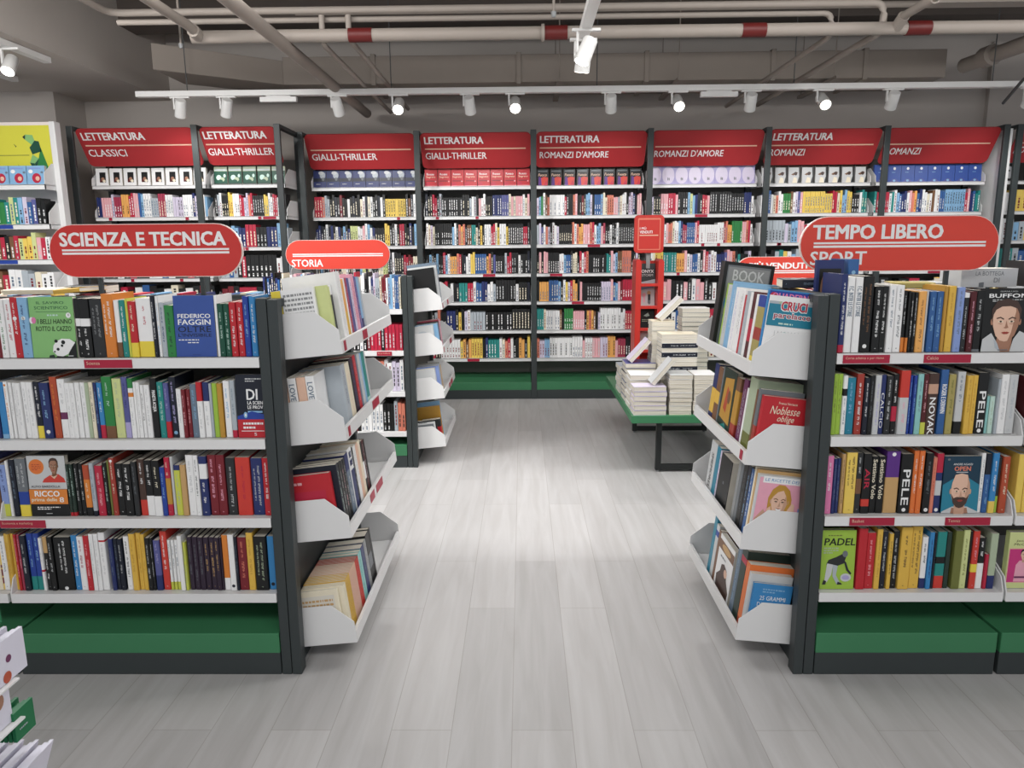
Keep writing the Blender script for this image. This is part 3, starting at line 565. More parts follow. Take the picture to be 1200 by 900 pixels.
def A_padel(A):
    A.lines(.18, .88, .895, .93, 1, 'olive', 3); A.txt('PADEL', .06, .745, .98, .865, 'black', .02, .12); A.lines(.06, .5, .6, .72, 3, 'sage', 2)
    A.poly([(.15, .42), (.22, .5), (.45, .55), (.62, .6), (.74, .56), (.68, .44), (.5, .4), (.4, .3), (.34, .42)], 'coal'); A.ell(.7, .6, .08, .055, 'slate', 14)
    A.poly([(.18, .44), (.36, .42), (.32, .25), (.2, .12), (.12, .12)], 'silver'); A.poly([(.35, .42), (.5, .4), (.46, .24), (.6, .1), (.5, .08), (.36, .22)], 'mist'); A.poly([(.66, .5), (.74, .46), (.82, .34), (.92, .27), (.88, .25), (.76, .32)], 'coal')
    A.ell(.75, .2, .16, .07, 'silver', 16); A.ell(.75, .2, .11, .04, 'lilac', 14); A.poly([(.06, .08), (.16, .08), (.18, .14), (.1, .16)], 'coal'); A.poly([(.5, .08), (.66, .08), (.62, .11), (.52, .13)], 'coal')
def A_pinkbox(A):
    A.txt('Jennette', .16, .82, .62, .87, 'umber', .0, .15); A.txt('McCurdy', .12, .755, .66, .81, 'umber', .0, .15); A.rect(.02, .1, .72, .72, 'blush'); A.rect(.035, .11, .705, .705, 'magenta')
    A.poly([(.2, .12), (.22, .42), (.3, .5), (.5, .5), (.6, .4), (.62, .12)], 'pink'); face(A, .4, .6, .3, 'blush', 'black', 'skin'); A.rect(.2, .19, .62, .22, 'plum')
def A_cruci(A):
    for i in range(14):
        a, b = (i*7 % 10)/10, .90+.10*((i*3) % 3)/3
        A.rect(a, b, a+.1, b+.033, 'mist' if i % 3 else 'sage')
    A.rect(.0, .63, 1, .90, 'aqua'); A.txt('CRUCI', .24, .815, .80, .95, 'white', .07); A.txt('CRUCI', .25, .825, .79, .94, 'crimson', .03); A.txt('parolacce', .12, .70, .90, .81, 'white', .05); A.txt('parolacce', .13, .71, .89, .80, 'raspberry', .02); A.lines(.25, .75, .645, .685, 1, 'mint', 2)
    for i in range(8):
        A.rect(.2+.07*i, .5, .262+.07*i, .57, 'white'); A.rect(.2+.07*i, .5, .205+.07*i, .57, 'slate')
    for i in range(6): A.rect(.05+.16*i, .3+.1*(i % 3), .12+.16*i, .36+.1*(i % 3), 'seafoam')
def A_quaderno(A): A.rect(.02, .86, .98, .985, 'cobalt'); A.txt('QUADERNO', .08, .885, .94, .965, 'rosepink', .03); A.ell(.1, .92, .07, .05, 'crimson')
def A_noblesse(A):
    A.txt('Franca Norsena', .34, .9, .74, .935, 'cream', .0); A.txt('Noblesse', .18, .755, .82, .87, 'cream', -.003, .3); A.txt('oblige', .36, .625, .72, .74, 'cream', -.003, .3); A.lines(.65, .9, .58, .61, 1, 'cream', 2)
def A_blonde(A):
    A.rect(.03, .03, .97, .97, 'pink'); A.rect(.1, .9, .92, .985, 'white'); A.txt('LE RICETTE DEI', .14, .922, .84, .962, 'azure', .01, .1)
    A.poly([(0, .2), (.05, .42), (.2, .55), (.35, .4), (.4, .2)], 'skin'); face(A, .5, .66, .62, 'blush', 'ochre', 'skin', longhair=True); A.poly([(.70, .3), (.68, .56), (.76, .66), (.82, .64), (.84, .46), (.92, .2)], 'blush'); A.poly([(.24, .3), (.26, .56), (.33, .6), (.38, .48), (.36, .25)], 'blush'); A.rect(.9, .45, .97, .6, 'periwinkle')
def A_grammi(A): A.lines(.25, .8, .84, .93, 2, 'sky', 4); A.txt('25 GRAMMI', .2, .715, .86, .79, 'white', .01); A.txt('DI FELICITÀ', .16, .605, .86, .695, 'white', .01); A.ell(.5, .2, .15, .1, 'mint')
def A_book(A):
    A.rect(.07, .05, .93, .965, 'slate'); A.rect(.09, .08, .91, .945, 'grey'); A.txt('BOOK', .19, .80, .82, .92, 'silver', .01); A.ell(.25, .55, .16, .12, 'azure'); A.ell(.5, .6, .18, .1, 'crimson'); A.ell(.75, .5, .18, .13, 'red'); A.poly([(.1, .08), (.9, .08), (.9, .4), (.5, .5), (.1, .42)], 'steel')
def A_back(A): A.rect(0, 0, .22, 1, 'yellow'); A.rect(.22, 0, .23, 1, 'grey'); A.lines(.27, .95, .2, .95, 11, 'grey', 12)
def A_red(A): A.rect(.06, .05, .07, .95, 'rose'); A.lines(.14, .5, .84, .92, 1, 'rose', 2); A.rect(.15, .1, .85, .75, 'crimson')
def A_cream(A): A.rect(.1, .1, .9, .9, 'paper'); A.lines(.14, .86, .2, .85, 8, 'tan', 3)
def A_sally(A): A.rect(.12, .08, .95, .68, 'navy'); A.txt('SALLY', .2, .86, .8, .95, 'navy', .03); A.txt('ROONEY', .15, .74, .85, .83, 'navy', .03)
def A_bear(A): A.rect(.0, .76, 1, .92, 'brown'); A.ell(.5, .84, .3, .06, 'tan'); A.poly([(.15, .03), (.1, .3), (.3, .42), (.34, .55), (.5, .6), (.7, .55), (.75, .4), (.95, .25), (.9, .03)], 'umber'); A.ell(.64, .48, .1, .07, 'blush'); A.lines(.2, .8, .64, .7, 1, 'slate', 2)
def A_plain(A): A.rect(.45, .5, .55, .55, 'slate')
def A_painting(A): A.poly([(.1, .25), (.9, .2), (.85, .9), (.2, .85)], 'ochre'); A.poly([(.3, .4), (.45, .75), (.6, .7), (.55, .35)], 'rust'); A.ell(.65, .6, .12, .1, 'brown'); A.poly([(.1, .1), (.9, .05), (.6, .2)], 'teal')
def A_navy(A): A.rect(.1, .1, .9, .9, 'black'); A.ell(.3, .65, .14, .18, 'skindark'); A.rect(.5, .4, .85, .45, 'slate')
def A_black(A): A.rect(.0, .0, .03, 1, 'oxblood')
def A_plainbox(A): A.rect(.0, .44, .62, .55, 'black'); A.ell(.5, .75, .2, .07, 'mist')
def A_frame(A): A.rect(.06, .06, .94, .94, 'silver'); A.rect(.14, .12, .86, .86, 'slate'); A.lines(.2, .8, .9, .94, 1, 'black', 3)
ART = {k[2:]: v for k, v in list(globals().items()) if k.startswith('A_')}

def parse(opts):
    d = {}
    for p in filter(None, (opts or '').split(';')):
        k, *v = p.split(':'); d.setdefault(k, []).append(v)
    return d
def glyphs(mb, o, r, u, w, h, col, q):
    """unreadable lettering along a spine: o start, r reading direction (length w), u letter height h"""
    x = 0; o = Vector(o)
    while x < w:
        for _ in range(q.randint(3, 8)):
            g = h*q.uniform(.4, .65)
            if x+g > w: break
            p = o+r*x; k = q.random()
            def rc(a0, b0, a1, b1):
                mb.add([p+r*(a0*g)+u*(b0*h), p+r*(a1*g)+u*(b0*h), p+r*(a1*g)+u*(b1*h), p+r*(a0*g)+u*(b1*h)], [(0, 1, 2, 3)], col)
            rc(0, 0, .3, 1)
            if k < .35: rc(.3, .7, 1, 1)
            elif k < .7: rc(.3, 0, 1, .3); rc(.7, .3, 1, 1)
            else: rc(.3, .4, 1, .65)
            x += g*1.25
        x += h*.7
def book_parts(t, h, d, col, opts, seed=0, artside=None, artkey=None, pages=True):
    """cover and page block of an upright book. local: spine towards -y, thickness along x (centred), z up.
    opts F: = a book shown face out: t is its width, d its thickness"""
    q = random.Random(seed); O = parse(opts); c = .0016 if t > .012 else .0009
    m = MB(col)
    if 'F' in O:
        th = d; w = t
        m.box(-w/2, w/2, 0, c, 0, h); m.box(-w/2, w/2, th-c, th, 0, h); m.box(-w/2, -w/2+c, c, th-c, 0, h)
        ART[O['F'][0][0]](Art(m, (-w/2, 0, 0), X3, Z3, w, h))
        pg = MB('pages'); pg.box(-w/2+c, w/2-.001, c, th-c, .001, h-.0012); return m, pg
    # segments of colour up the height
    segs = [(0, h, col)]
    def paint(z0, z1, cc):
        nonlocal segs; out = []
        for a, b, k in segs:
            if b <= z0 or a >= z1: out.append((a, b, k)); continue
            if a < z0: out.append((a, z0, k))
            if b > z1: out.append((z1, b, k))
        out.append((z0, z1, cc)); segs = sorted(out)
    for v in O.get('b', []): paint(0, h*float(v[1]), v[0])
    for v in O.get('t', []): paint(h*(1-float(v[1])), h, v[0])
    for v in O.get('m', []): paint(h*(float(v[1])-float(v[2])/2), h*(float(v[1])+float(v[2])/2), v[0])
    e = min(.0022, t*.22); x0, x1 = -t/2, t/2
    pts = [(x0, d), (x0, e), (x0+e, 0), (x1-e, 0), (x1, e), (x1, d), (x1-c, d), (x1-c, c), (x0+c, c), (x0+c, d)]
    for a, b, k in segs: m.prism(pts, 2, a, b, k)
    y = -.0003
    for v in O.get('d', []):
        rr = min(.007, t*.3); z = h*float(v[1]); m.add([(rr*math.cos(k*math.pi/4), y, z+rr*math.sin(k*math.pi/4)) for k in range(8)], [tuple(range(8))], v[0])
    for v in O.get('T', []):
        L = float(v[3])*h; zc = float(v[2])*h; hh = min(t*.62, .03); zt = zc+L/2
        m.text(v[0], (-hh/2, y, zt), -Z3, X3, L, hh, v[1], .02)
    if 'x' in O and t > .008:
        cc = O['x'][0][0]; hi = h*(1-sum(float(v[1]) for v in O.get('t', [])))-.012; lo = h*sum(float(v[1]) for v in O.get('b', []))+.016
        if 'm' in O:
            v = O['m'][0]; mid = h*float(v[1]); hw = h*float(v[2])/2
            if hi-mid > mid-lo: lo = mid+hw+.006
            else: hi = mid-hw-.006
        hh = min(t*.32, .0085); L = (hi-lo)
        if L > .03:
            a = q.uniform(.0, .12)*L; s = q.uniform(.55, .85)*L
            if t > .034 and q.random() < .7:
                glyphs(m, (.002, y, hi-a), -Z3, X3, s, hh*.8, cc, q); glyphs(m, (-hh-.003, y, hi-a-.01), -Z3, X3, s*.8, hh*.6, cc, q)
            else:
                f = q.choice((.35, .45, .6)); glyphs(m, (-hh/2, y, hi-a), -Z3, X3, s*f, hh*.75, cc, q); glyphs(m, (-hh/2, y, hi-a-s*f-.012), -Z3, X3, s*(.92-f), hh, cc, q)
            glyphs(m, (-hh*.3, y, .014), -Z3, X3, hh*.6, hh*.6, cc, q) if 'b' not in O else None
    if artkey:
        if artside > 0: A = Art(m, (t/2, 0, 0), Y3, Z3, d, h)
        else: A = Art(m, (-t/2, d, 0), -Y3, Z3, d, h)
        ART[artkey](A)
    pg = MB('pages'); pg.box(x0+c, x1-c, c, d-.0015, .0015, h-.0012)
    return m, pg
NB = [0]
def book(name, t, h, d, col, opts, world, artside=None, artkey=None):
    NB[0] += 1
    m, pg = book_parts(t, h, d, col, opts, NB[0], artside, artkey)
    o = m.build(name, None, None, 0, world); pg.build('page_block', o); return o
def cname(c): return NAMES.get(c, c)
def desc(e):
    """look of a spine, in words"""
    t, h, c, opts = e; O = parse(opts); w = []
    if t < 13: w.append('slim')
    elif t > 36: w.append('thick')
    if h < 150: w.append('short')
    elif h > 208: w.append('tall')
    w.append(cname(c)); s = ' '.join(w)+' book'; f = []
    if 't' in O: f.append(cname(O['t'][0][0])+' head')
    if 'b' in O: f.append(cname(O['b'][0][0])+' foot')
    if 'm' in O: f.append(cname(O['m'][0][0])+' block')
    if 'T' in O: f.append('lettered '+O['T'][0][0].split()[0])
    elif 'x' in O and len(f) < 2 and cname(O['x'][0][0]) != cname(c): f.append(cname(O['x'][0][0])+' lettering')
    return s+(' with '+' and '.join(f[:2]) if f else ''), s
FACEL = dict(panda='leaf green cover with a panda lying at its foot', oltre='royal blue cover reading FEDERICO FAGGIN', science='dark cover reading DI with a red foot panel', ricco='orange and white cover reading RICCO with a smiling man',
 keeper='black cover reading BUFFON with a dark-haired man', open='dark blue cover reading OPEN with a bald bearded man', padel='lime cover reading PADEL with a crouching player', pinkbox='pale lime cover with a pink panel and a woman')
NUM = 'zero one two three four five six seven eight nine ten eleven twelve'.split()
def label_row(objs, ents, where, end):
    ds = [desc(e) for e in ents]; cnt = {}
    for a, b in ds: cnt[a] = cnt.get(a, 0)+1
    col_run = {}; 
    for i, (o, e) in enumerate(zip(objs, ents)):
        O = parse(e[3])
        if 'F' in O: o['label'] = FACEL[O['F'][0][0]]+', '+where; continue
        a = ds[i][0]
        if cnt[a] == 1: o['label'] = a+', '+where
        else:
            col_run[a] = col_run.get(a, 0)+1; n = cnt[a]
            l = f'{ORD[col_run[a]-1]} of {NUM[n]} from {end}: {a}, {where}'
            if len(l.split()) > 15: l = l.replace(' lettering', '').replace(' block and ', ' and ').replace(' foot and ', '-footed ') if False else re.sub(r' and [a-z -]+ lettering', '', l)
            o['label'] = l
L1 = [(-1750, 20, 193, 'maroon', 'x:white'),(-1729, 21, 194, 'white', 'x:green'),(-1707, 23, 194, 'white', 'x:crimson'),(-1683, 23, 199, 'red', 'x:white;d:white:.66'),(-1659, 32, 199, 'sky', 'x:navy;d:white:.66'),(-1625, 147, 200, 'leaf', 'F:panda'),(-1476, 20, 194, 'black', 'x:white;m:white:.6:.13'),(-1455, 31, 194, 'black', 'x:white;m:white:.6:.13'),(-1422, 41, 194, 'coal', 'x:grey'),(-1379, 35, 209, 'orange', 'x:white'),(-1343, 16, 188, 'white', 'b:brown:.26'),(-1325, 19, 188, 'teal', 'x:white'),(-1304, 9, 193, 'lime'),(-1294, 23, 184, 'red', 'b:yellow:.26;x:cream'),(-1270, 50, 193, 'white', 'b:yellow:.27;x:crimson'),(-1218, 12, 201, 'ink', 'x:white'),(-1205, 11, 200, 'white', 'x:sky'),(-1192, 16, 179, 'mist', 'x:navy'),(-1175, 28, 170, 'green', 'x:ink'),(-1146, 134, 201, 'royal', 'F:oltre'),(-1010, 8, 201, 'white'),(-1001, 18, 174, 'forest', 'x:mint'),(-981, 18, 174, 'forest', 'x:mint'),(-962, 21, 179, 'red', 'x:white'),(-939, 21, 179, 'red', 'x:white'),(-915, 19, 198, 'cobalt', 'x:sky'),(-894, 20, 197, 'azure', 'x:white')]
L2 = [(-1791, 17, 193, 'navy'),(-1767, 21, 195, 'azure', 'b:sky:.08'),(-1745, 13, 196, 'white', 'd:orange:.94;x:orange'),(-1730, 12, 193, 'white', 'x:silver'),(-1716, 12, 192, 'white', 'x:silver'),(-1703, 14, 192, 'white', 'x:silver'),(-1687, 18, 194, 'white', 'x:silver'),(-1667, 19, 194, 'white', 'x:silver'),(-1646, 21, 195, 'ink', 'b:yellow:.22;x:white'),(-1623, 30, 192, 'navy', 'x:sky;d:white:.12'),(-1589, 23, 211, 'rust', 'x:orange'),(-1564, 25, 203, 'white', 'm:plum:.38:.12;x:silver'),(-1537, 16, 191, 'white', 'x:silver'),(-1520, 13, 191, 'white', 'x:silver'),(-1506, 16, 191, 'white', 'x:silver'),(-1488, 17, 191, 'white', 'x:silver'),(-1470, 13, 191, 'sage'),(-1455, 13, 193, 'cream', 'x:ink'),(-1440, 11, 191, 'navy', 'x:sky'),(-1428, 16, 191, 'azure', 'b:crimson:.24;x:white'),(-1410, 32, 212, 'green', 'b:brown:.2;x:mint'),(-1377, 30, 204, 'palelime', 'x:sage'),(-1345, 19, 209, 'iris', 'x:navy;b:lilac:.26'),(-1323, 16, 205, 'white', 't:green:.16;x:silver;m:orange:.73:.07'),(-1306, 7, 192, 'white'),(-1298, 13, 192, 'white', 'x:silver'),(-1284, 12, 182, 'white', 'x:ink'),(-1271, 18, 182, 'white', 'x:silver'),(-1250, 21, 205, 'black', 'T:PIANETA ACQUA:white:.62:.36'),(-1226, 20, 192, 'teal', 'x:mint'),(-1204, 16, 189, 'iris', 'b:red:.3;x:lilac'),(-1187, 22, 208, 'ink', 'x:lilac;d:sky:.08'),(-1164, 17, 168, 'white', 'x:silver'),(-1146, 13, 166, 'maroon', 'x:rose'),(-1132, 13, 166, 'maroon', 'x:rose'),(-1117, 22, 183, 'steel', 'x:sky'),(-1094, 18, 191, 'white', 't:red:.34;x:silver'),(-1074, 20, 190, 'white', 't:navy:.34;x:silver'),(-1053, 9, 185, 'mist'),(-1043, 17, 186, 'limegreen'),(-1024, 16, 186, 'ochre'),(-1004, 21, 194, 'white', 'x:sky'),(-981, 16, 196, 'mist', 'b:crimson:.13;x:steel'),(-961, 90, 215, 'ink', 'F:science')]
L3 = [(-1825, 18, 192, 'brown'),(-1804, 27, 185, 'periwinkle', 'b:lime:.24;x:navy'),(-1776, 10, 199, 'white', 'x:silver'),(-1764, 19, 203, 'ink', 'x:steel'),(-1741, 35, 207, 'slate', 'b:yellow:.2;m:cobalt:.32:.22;x:silver'),(-1703, 132, 215, 'black', 'F:ricco'),(-1569, 10, 186, 'bottle', 'x:mint;b:red:.07'),(-1558, 12, 186, 'bottle', 'x:mint;b:red:.07'),(-1542, 13, 188, 'black', 'x:silver'),(-1527, 15, 188, 'black', 'x:silver'),(-1511, 21, 182, 'orange', 't:rust:.28;b:black:.17;x:cream'),(-1487, 14, 190, 'mist', 'x:steel;b:ink:.1'),(-1470, 25, 180, 'crimson', 'x:rose'),(-1443, 13, 190, 'black', 'x:mint'),(-1428, 7, 198, 'olive'),(-1420, 17, 206, 'brick', 'x:cream;d:white:.95'),(-1401, 25, 186, 'black', 'x:white'),(-1374, 28, 186, 'black', 'x:white'),(-1342, 17, 194, 'coal', 'x:slate'),(-1323, 23, 201, 'umber', 'b:scarlet:.28;x:white'),(-1299, 26, 198, 'black', 'b:white:.36;x:white'),(-1271, 25, 198, 'black', 'b:white:.36;x:cream'),(-1245, 16, 174, 'cobalt', 'x:sky'),(-1228, 17, 208, 'crimson', 'm:ochre:.42:.45;x:cream'),(-1210, 10, 210, 'silver'),(-1198, 21, 180, 'lime', 't:navy:.1;x:sage'),(-1175, 18, 182, 'tan'),(-1154, 26, 216, 'white', 'x:silver'),(-1126, 15, 216, 'white', 'x:ink'),(-1108, 26, 212, 'navy', 'm:white:.75:.25;x:white'),(-1079, 28, 216, 'maroon', 'x:pink'),(-1050, 28, 216, 'maroon', 'x:pink'),(-1019, 32, 205, 'coal', 'x:silver'),(-984, 49, 207, 'scarlet', 'x:crimson'),(-932, 39, 203, 'navy', 'x:silver'),(-891, 24, 205, 'red', 'x:white')]
L4 = [(-1868, 22, 196, 'cream'),(-1841, 20, 201, 'white', 'x:steel'),(-1820, 10, 211, 'gold', 'x:ochre'),(-1809, 10, 211, 'gold', 'x:ochre'),(-1798, 11, 211, 'gold', 'x:ochre'),(-1785, 10, 209, 'red', 'x:rose'),(-1773, 10, 209, 'raspberry', 'x:rose'),(-1762, 19, 205, 'ink', 'x:silver'),(-1742, 20, 211, 'cobalt', 'b:teal:.24;x:sky'),(-1720, 21, 211, 'cobalt', 'b:teal:.24;x:sky'),(-1697, 11, 196, 'white', 'm:crimson:.38:.04;x:silver'),(-1684, 16, 200, 'black', 't:tan:.3;x:white'),(-1667, 17, 200, 'black', 'x:silver'),(-1646, 59, 198, 'black', 'x:white;d:white:.04'),(-1585, 20, 204, 'azure', 'x:white'),(-1563, 22, 200, 'white', 'x:raspberry'),(-1539, 19, 204, 'red', 'x:rose'),(-1518, 14, 211, 'white', 'x:silver'),(-1502, 14, 211, 'white', 'x:silver'),(-1487, 22, 215, 'white', 'm:red:.85:.03;x:silver'),(-1452, 14, 191, 'navy', 'x:steel'),(-1437, 14, 191, 'ink', 'x:steel'),(-1421, 15, 191, 'ink', 'x:silver'),(-1401, 19, 199, 'white', 'x:ink'),(-1378, 20, 210, 'gold', 'x:ochre'),(-1356, 16, 212, 'gold', 'x:ochre'),(-1338, 13, 208, 'gold', 'x:ochre'),(-1323, 16, 195, 'black', 'x:silver'),(-1306, 9, 195, 'black', 'x:silver'),(-1294, 21, 186, 'iris', 'b:navy:.3;x:lilac'),(-1271, 23, 218, 'scarlet', 'x:white'),(-1246, 10, 186, 'white', 'b:lime:.16;x:steel'),(-1234, 11, 186, 'white', 'b:lime:.16;x:steel'),(-1222, 12, 186, 'white', 'b:lime:.16;x:steel'),(-1208, 15, 203, 'white'),(-1191, 10, 179, 'lime', 'x:sage'),(-1177, 16, 197, 'aubergine', 'x:slate'),(-1159, 18, 197, 'aubergine', 'x:slate'),(-1139, 18, 196, 'aubergine', 'x:slate'),(-1119, 18, 196, 'aubergine', 'x:tan'),(-1099, 19, 196, 'aubergine', 'x:tan'),(-1079, 16, 196, 'aubergine', 'x:tan'),(-1061, 6, 196, 'aubergine'),(-1054, 21, 203, 'orange', 'b:white:.22'),(-1031, 20, 207, 'white', 'd:ink:.08'),(-1009, 9, 200, 'ink', 'x:steel'),(-999, 31, 196, 'maroon', 'x:salmon'),(-967, 23, 213, 'gold', 'x:ochre'),(-941, 43, 200, 'black', 'x:sage'),(-896, 24, 198, 'azure', 'd:ink:.1')]
R1 = [(1028, 19, 254, 'navy', 'b:crimson:.1;x:white'),(1049, 23, 244, 'white', 'T:F.C. INTER LE STORIE:steel:.68:.4'),(1074, 23, 244, 'white', 'T:F.C. INTER LE STORIE:steel:.68:.4'),(1099, 36, 247, 'black', 'x:brown;d:white:.08'),(1137, 24, 214, 'black', 'x:white'),(1162, 20, 214, 'black', 'x:white'),(1184, 21, 217, 'white', 'x:steel'),(1208, 24, 217, 'white', 'x:slate'),(1233, 12, 198, 'black', 'b:orange:.24;x:silver'),(1246, 7, 198, 'black', 'b:orange:.24;x:silver'),(1255, 10, 194, 'black', 'x:white'),(1266, 10, 194, 'black', 'x:white'),(1279, 24, 197, 'apricot', 'x:brown'),(1305, 6, 199, 'silver'),(1317, 19, 196, 'denim', 'x:sky'),(1338, 20, 196, 'denim', 'x:sky'),(1360, 12, 211, 'ochre'),(1376, 23, 213, 'gold', 'x:ochre'),(1401, 23, 209, 'periwinkle', 'x:steel'),(1427, 17, 191, 'coal', 'x:silver;t:white:.08'),(1445, 18, 195, 'oxblood', 'x:pink'),(1465, 24, 199, 'black', 'x:silver;b:slate:.04'),(1491, 150, 204, 'black', 'F:keeper')]
R2 = [(1026, 15, 206, 'limegreen', 'x:olive'),(1042, 16, 205, 'limegreen', 'x:olive'),(1059, 14, 200, 'white', 'm:black:.72:.12;x:steel'),(1075, 27, 192, 'aqua', 'x:sky'),(1105, 23, 205, 'brick', 'x:white'),(1129, 16, 193, 'ink', 'x:white'),(1146, 15, 200, 'black', 'x:slate'),(1163, 19, 201, 'silver', 'x:lilac'),(1184, 17, 201, 'navy', 'T:CALCIO:white:.4:.6'),(1203, 20, 198, 'coal', 'x:silver'),(1225, 18, 203, 'black', 'x:white;m:crimson:.34:.25'),(1246, 30, 216, 'silver', 't:scarlet:.42;x:pink'),(1278, 10, 199, 'cobalt', 'x:sky'),(1290, 11, 199, 'cobalt', 'x:sky'),(1303, 18, 204, 'seafoam', 'x:steel'),(1322, 16, 204, 'oxblood', 'b:lime:.2;x:rose'),(1339, 32, 205, 'umber', 'm:skin:.75:.16;T:NOVAK:white:.3:.62'),(1378, 24, 218, 'denim', 'T:ROGER E DERWIN:white:.55:.45'),(1405, 22, 202, 'khaki', 'x:olive'),(1434, 25, 210, 'silver', 'b:black:.2;x:steel'),(1464, 17, 198, 'gold', 'x:ochre'),(1483, 17, 198, 'gold', 'x:ochre'),(1503, 34, 206, 'black', 'T:PELE:white:.4:.6;d:white:.05'),(1538, 8, 127, 'seafoam'),(1548, 15, 127, 'mint', 'x:sage'),(1565, 9, 186, 'mist', 'x:silver'),(1576, 25, 201, 'white', 'x:silver'),(1603, 27, 200, 'silver', 'x:mist')]
R3 = [(1024, 22, 204, 'rosepink', 'x:white'),(1048, 12, 194, 'navy', 'x:steel'),(1061, 12, 194, 'navy', 'x:steel'),(1075, 12, 210, 'tan', 'x:umber'),(1090, 35, 215, 'lemon', 'x:umber'),(1126, 20, 213, 'coal', 'm:brown:.45:.25;x:silver'),(1148, 27, 211, 'black', 'T:AIR:crimson:.58:.34;m:scarlet:.18:.12'),(1177, 22, 200, 'black', 'T:Settimo Volo:cream:.6:.7'),(1200, 23, 200, 'black', 'T:Settimo Volo:cream:.6:.7'),(1226, 45, 218, 'tan', 't:violet:.42;d:white:.95'),(1274, 39, 209, 'black', 'T:PELE:white:.44:.6;d:white:.06'),(1315, 16, 221, 'tangerine', 'x:white'),(1332, 17, 221, 'tangerine', 'x:white'),(1355, 24, 212, 'black', 'x:slate;d:white:.06'),(1381, 13, 196, 'salmon', 'x:rust'),(1395, 22, 209, 'navy', 't:crimson:.32;m:silver:.42:.25;d:white:.05'),(1419, 123, 199, 'deepblue', 'F:open'),(1544, 13, 210, 'white', 'x:steel'),(1559, 18, 208, 'denim', 'x:sky;t:ink:.35'),(1579, 20, 211, 'azure', 'b:lemon:.2;x:white'),(1600, 11, 195, 'coal', 'b:limegreen:.3'),(1613, 23, 199, 'rust', 'x:cream')]
R4 = [(1029, 116, 214, 'limegreen', 'F:padel'),(1152, 29, 223, 'red'),(1183, 30, 205, 'red', 'x:rose'),(1215, 18, 220, 'gold', 'x:ochre'),(1235, 19, 210, 'ink', 'x:silver'),(1258, 13, 203, 'gold', 'x:umber'),(1273, 21, 210, 'black', 'x:silver'),(1297, 37, 227, 'gold', 'x:umber'),(1336, 35, 227, 'gold', 'x:umber'),(1374, 19, 189, 'white', 'b:navy:.2;x:ink'),(1395, 15, 208, 'azure', 'x:navy'),(1412, 10, 206, 'ink'),(1424, 32, 207, 'teal', 'b:scarlet:.22;m:black:.5:.12'),(1458, 15, 206, 'bottle'),(1482, 27, 213, 'olive'),(1511, 22, 215, 'palelime', 'x:olive'),(1534, 8, 209, 'black'),(1544, 21, 211, 'scarlet', 'm:yellow:.36:.14;x:pink'),(1567, 22, 186, 'black', 'b:white:.5;x:white'),(1591, 12, 127, 'crimson'),(1605, 24, 202, 'sage', 'b:navy:.24')]

def shelf_row(data, z, bay, nm, grp, end):
    objs = []; ents = []
    for e in data:
        x, t, h, c = e[:4]; o_ = e[4] if len(e) > 4 else ''
        q = random.Random(x*7+h); face_out = 'F:' in o_
        d = .022 if face_out else min(.155, max(.12, h/1000*.68))+q.uniform(-.006, .006)
        yo = 2.367+.028+(0 if face_out else q.uniform(-.003, .006))
        if o_ == '' and c == 'palelime': pass
        w = Matrix.Translation(((x+t/2)/1000, yo, z))
        if face_out: w = w @ Matrix.Rotation(R(-2), 4, 'X')
        o = book('book', t/1000, h/1000, d, c, o_, w); o['category'] = 'book'; o['group'] = grp; objs.append(o); ents.append((t, h, c, o_))
    label_row(objs, ents, nm, end)
    return objs
SN = ['top shelf', 'second shelf', 'third shelf', 'bottom shelf']
for i, r in enumerate((L1, L2, L3, L4)): shelf_row(r, SHZ[i], 'science', SN[i].replace(' shelf','')+' science-bookcase shelf', 'books on the science shelves', 'outer end')
for i, r in enumerate((R1, R2, R3, R4)): shelf_row(r, SHZ[i], 'sport', SN[i].replace(' shelf','')+' sport-bookcase shelf', 'books on the sport shelves', 'aisle post')
# books of the neighbouring sport bay, cut by the picture edge
for (x, z, t, h, c, op, lb) in ((1.668, .865, 26, 190, 'oxblood', '', 'dark red book beyond the white bracket, second shelf of sport bookcase'), (1.668, .587, 24, 205, 'lemon', '', 'lemon book just beyond the white bracket, third shelf of sport bookcase'),
                               (1.694, .587, 40, 205, 'lemon', 'x:ochre', 'thick lemon book second beyond the white bracket, third shelf of sport bookcase'), (1.668, .310, 140, 205, 'palelime', 'F:pinkbox', 'pale lime cover with a pink panel and a woman, beyond the bracket')):
    fo = 'F:' in op; o = book('book', t/1000, h/1000, .022 if fo else .14, c, op, Matrix.Translation((x+t/2000, 2.4, z))); tag(o, lb, 'book', 'books on the sport shelves')

# ---- books in the end trays: spines towards the aisle, leaning back with the tray
def rack_books(xa, s, z, y0, items, nm, grp, name='tray_book', extra=1.5):
    fr = rack_frame(xa, s, z); y = y0; objs = []; ents = []; cust = []
    for it in items:
        t, h, d, c, op = it[:5]; lb = it[5] if len(it) > 5 else None; art = it[6] if len(it) > 6 else None
        if t < 0: y += -t/1000; continue
        t, h, d = t/1000, h/1000, d/1000
        out = .19 if len(it) < 8 else it[7]
        p = fr @ Vector((out, 0, .0045)); p.y = y+t/2
        w = Matrix.Translation(p) @ Matrix.Rotation(R(-s*(5.3+extra)), 4, 'Y') @ Matrix.Rotation(R(90*s), 4, 'Z')
        o = book(name, t, h, d, c, op, w, -s, art); o['category'] = 'book'; o['group'] = grp
        if lb: o['label'] = lb
        else: objs.append(o); ents.append((t*1000, h*1000, c, op))
        y += t+.0012
    label_row(objs, ents, nm, 'front')
    return y
g = 'books in the science end trays'; XA, Y0 = -.862, 2.442
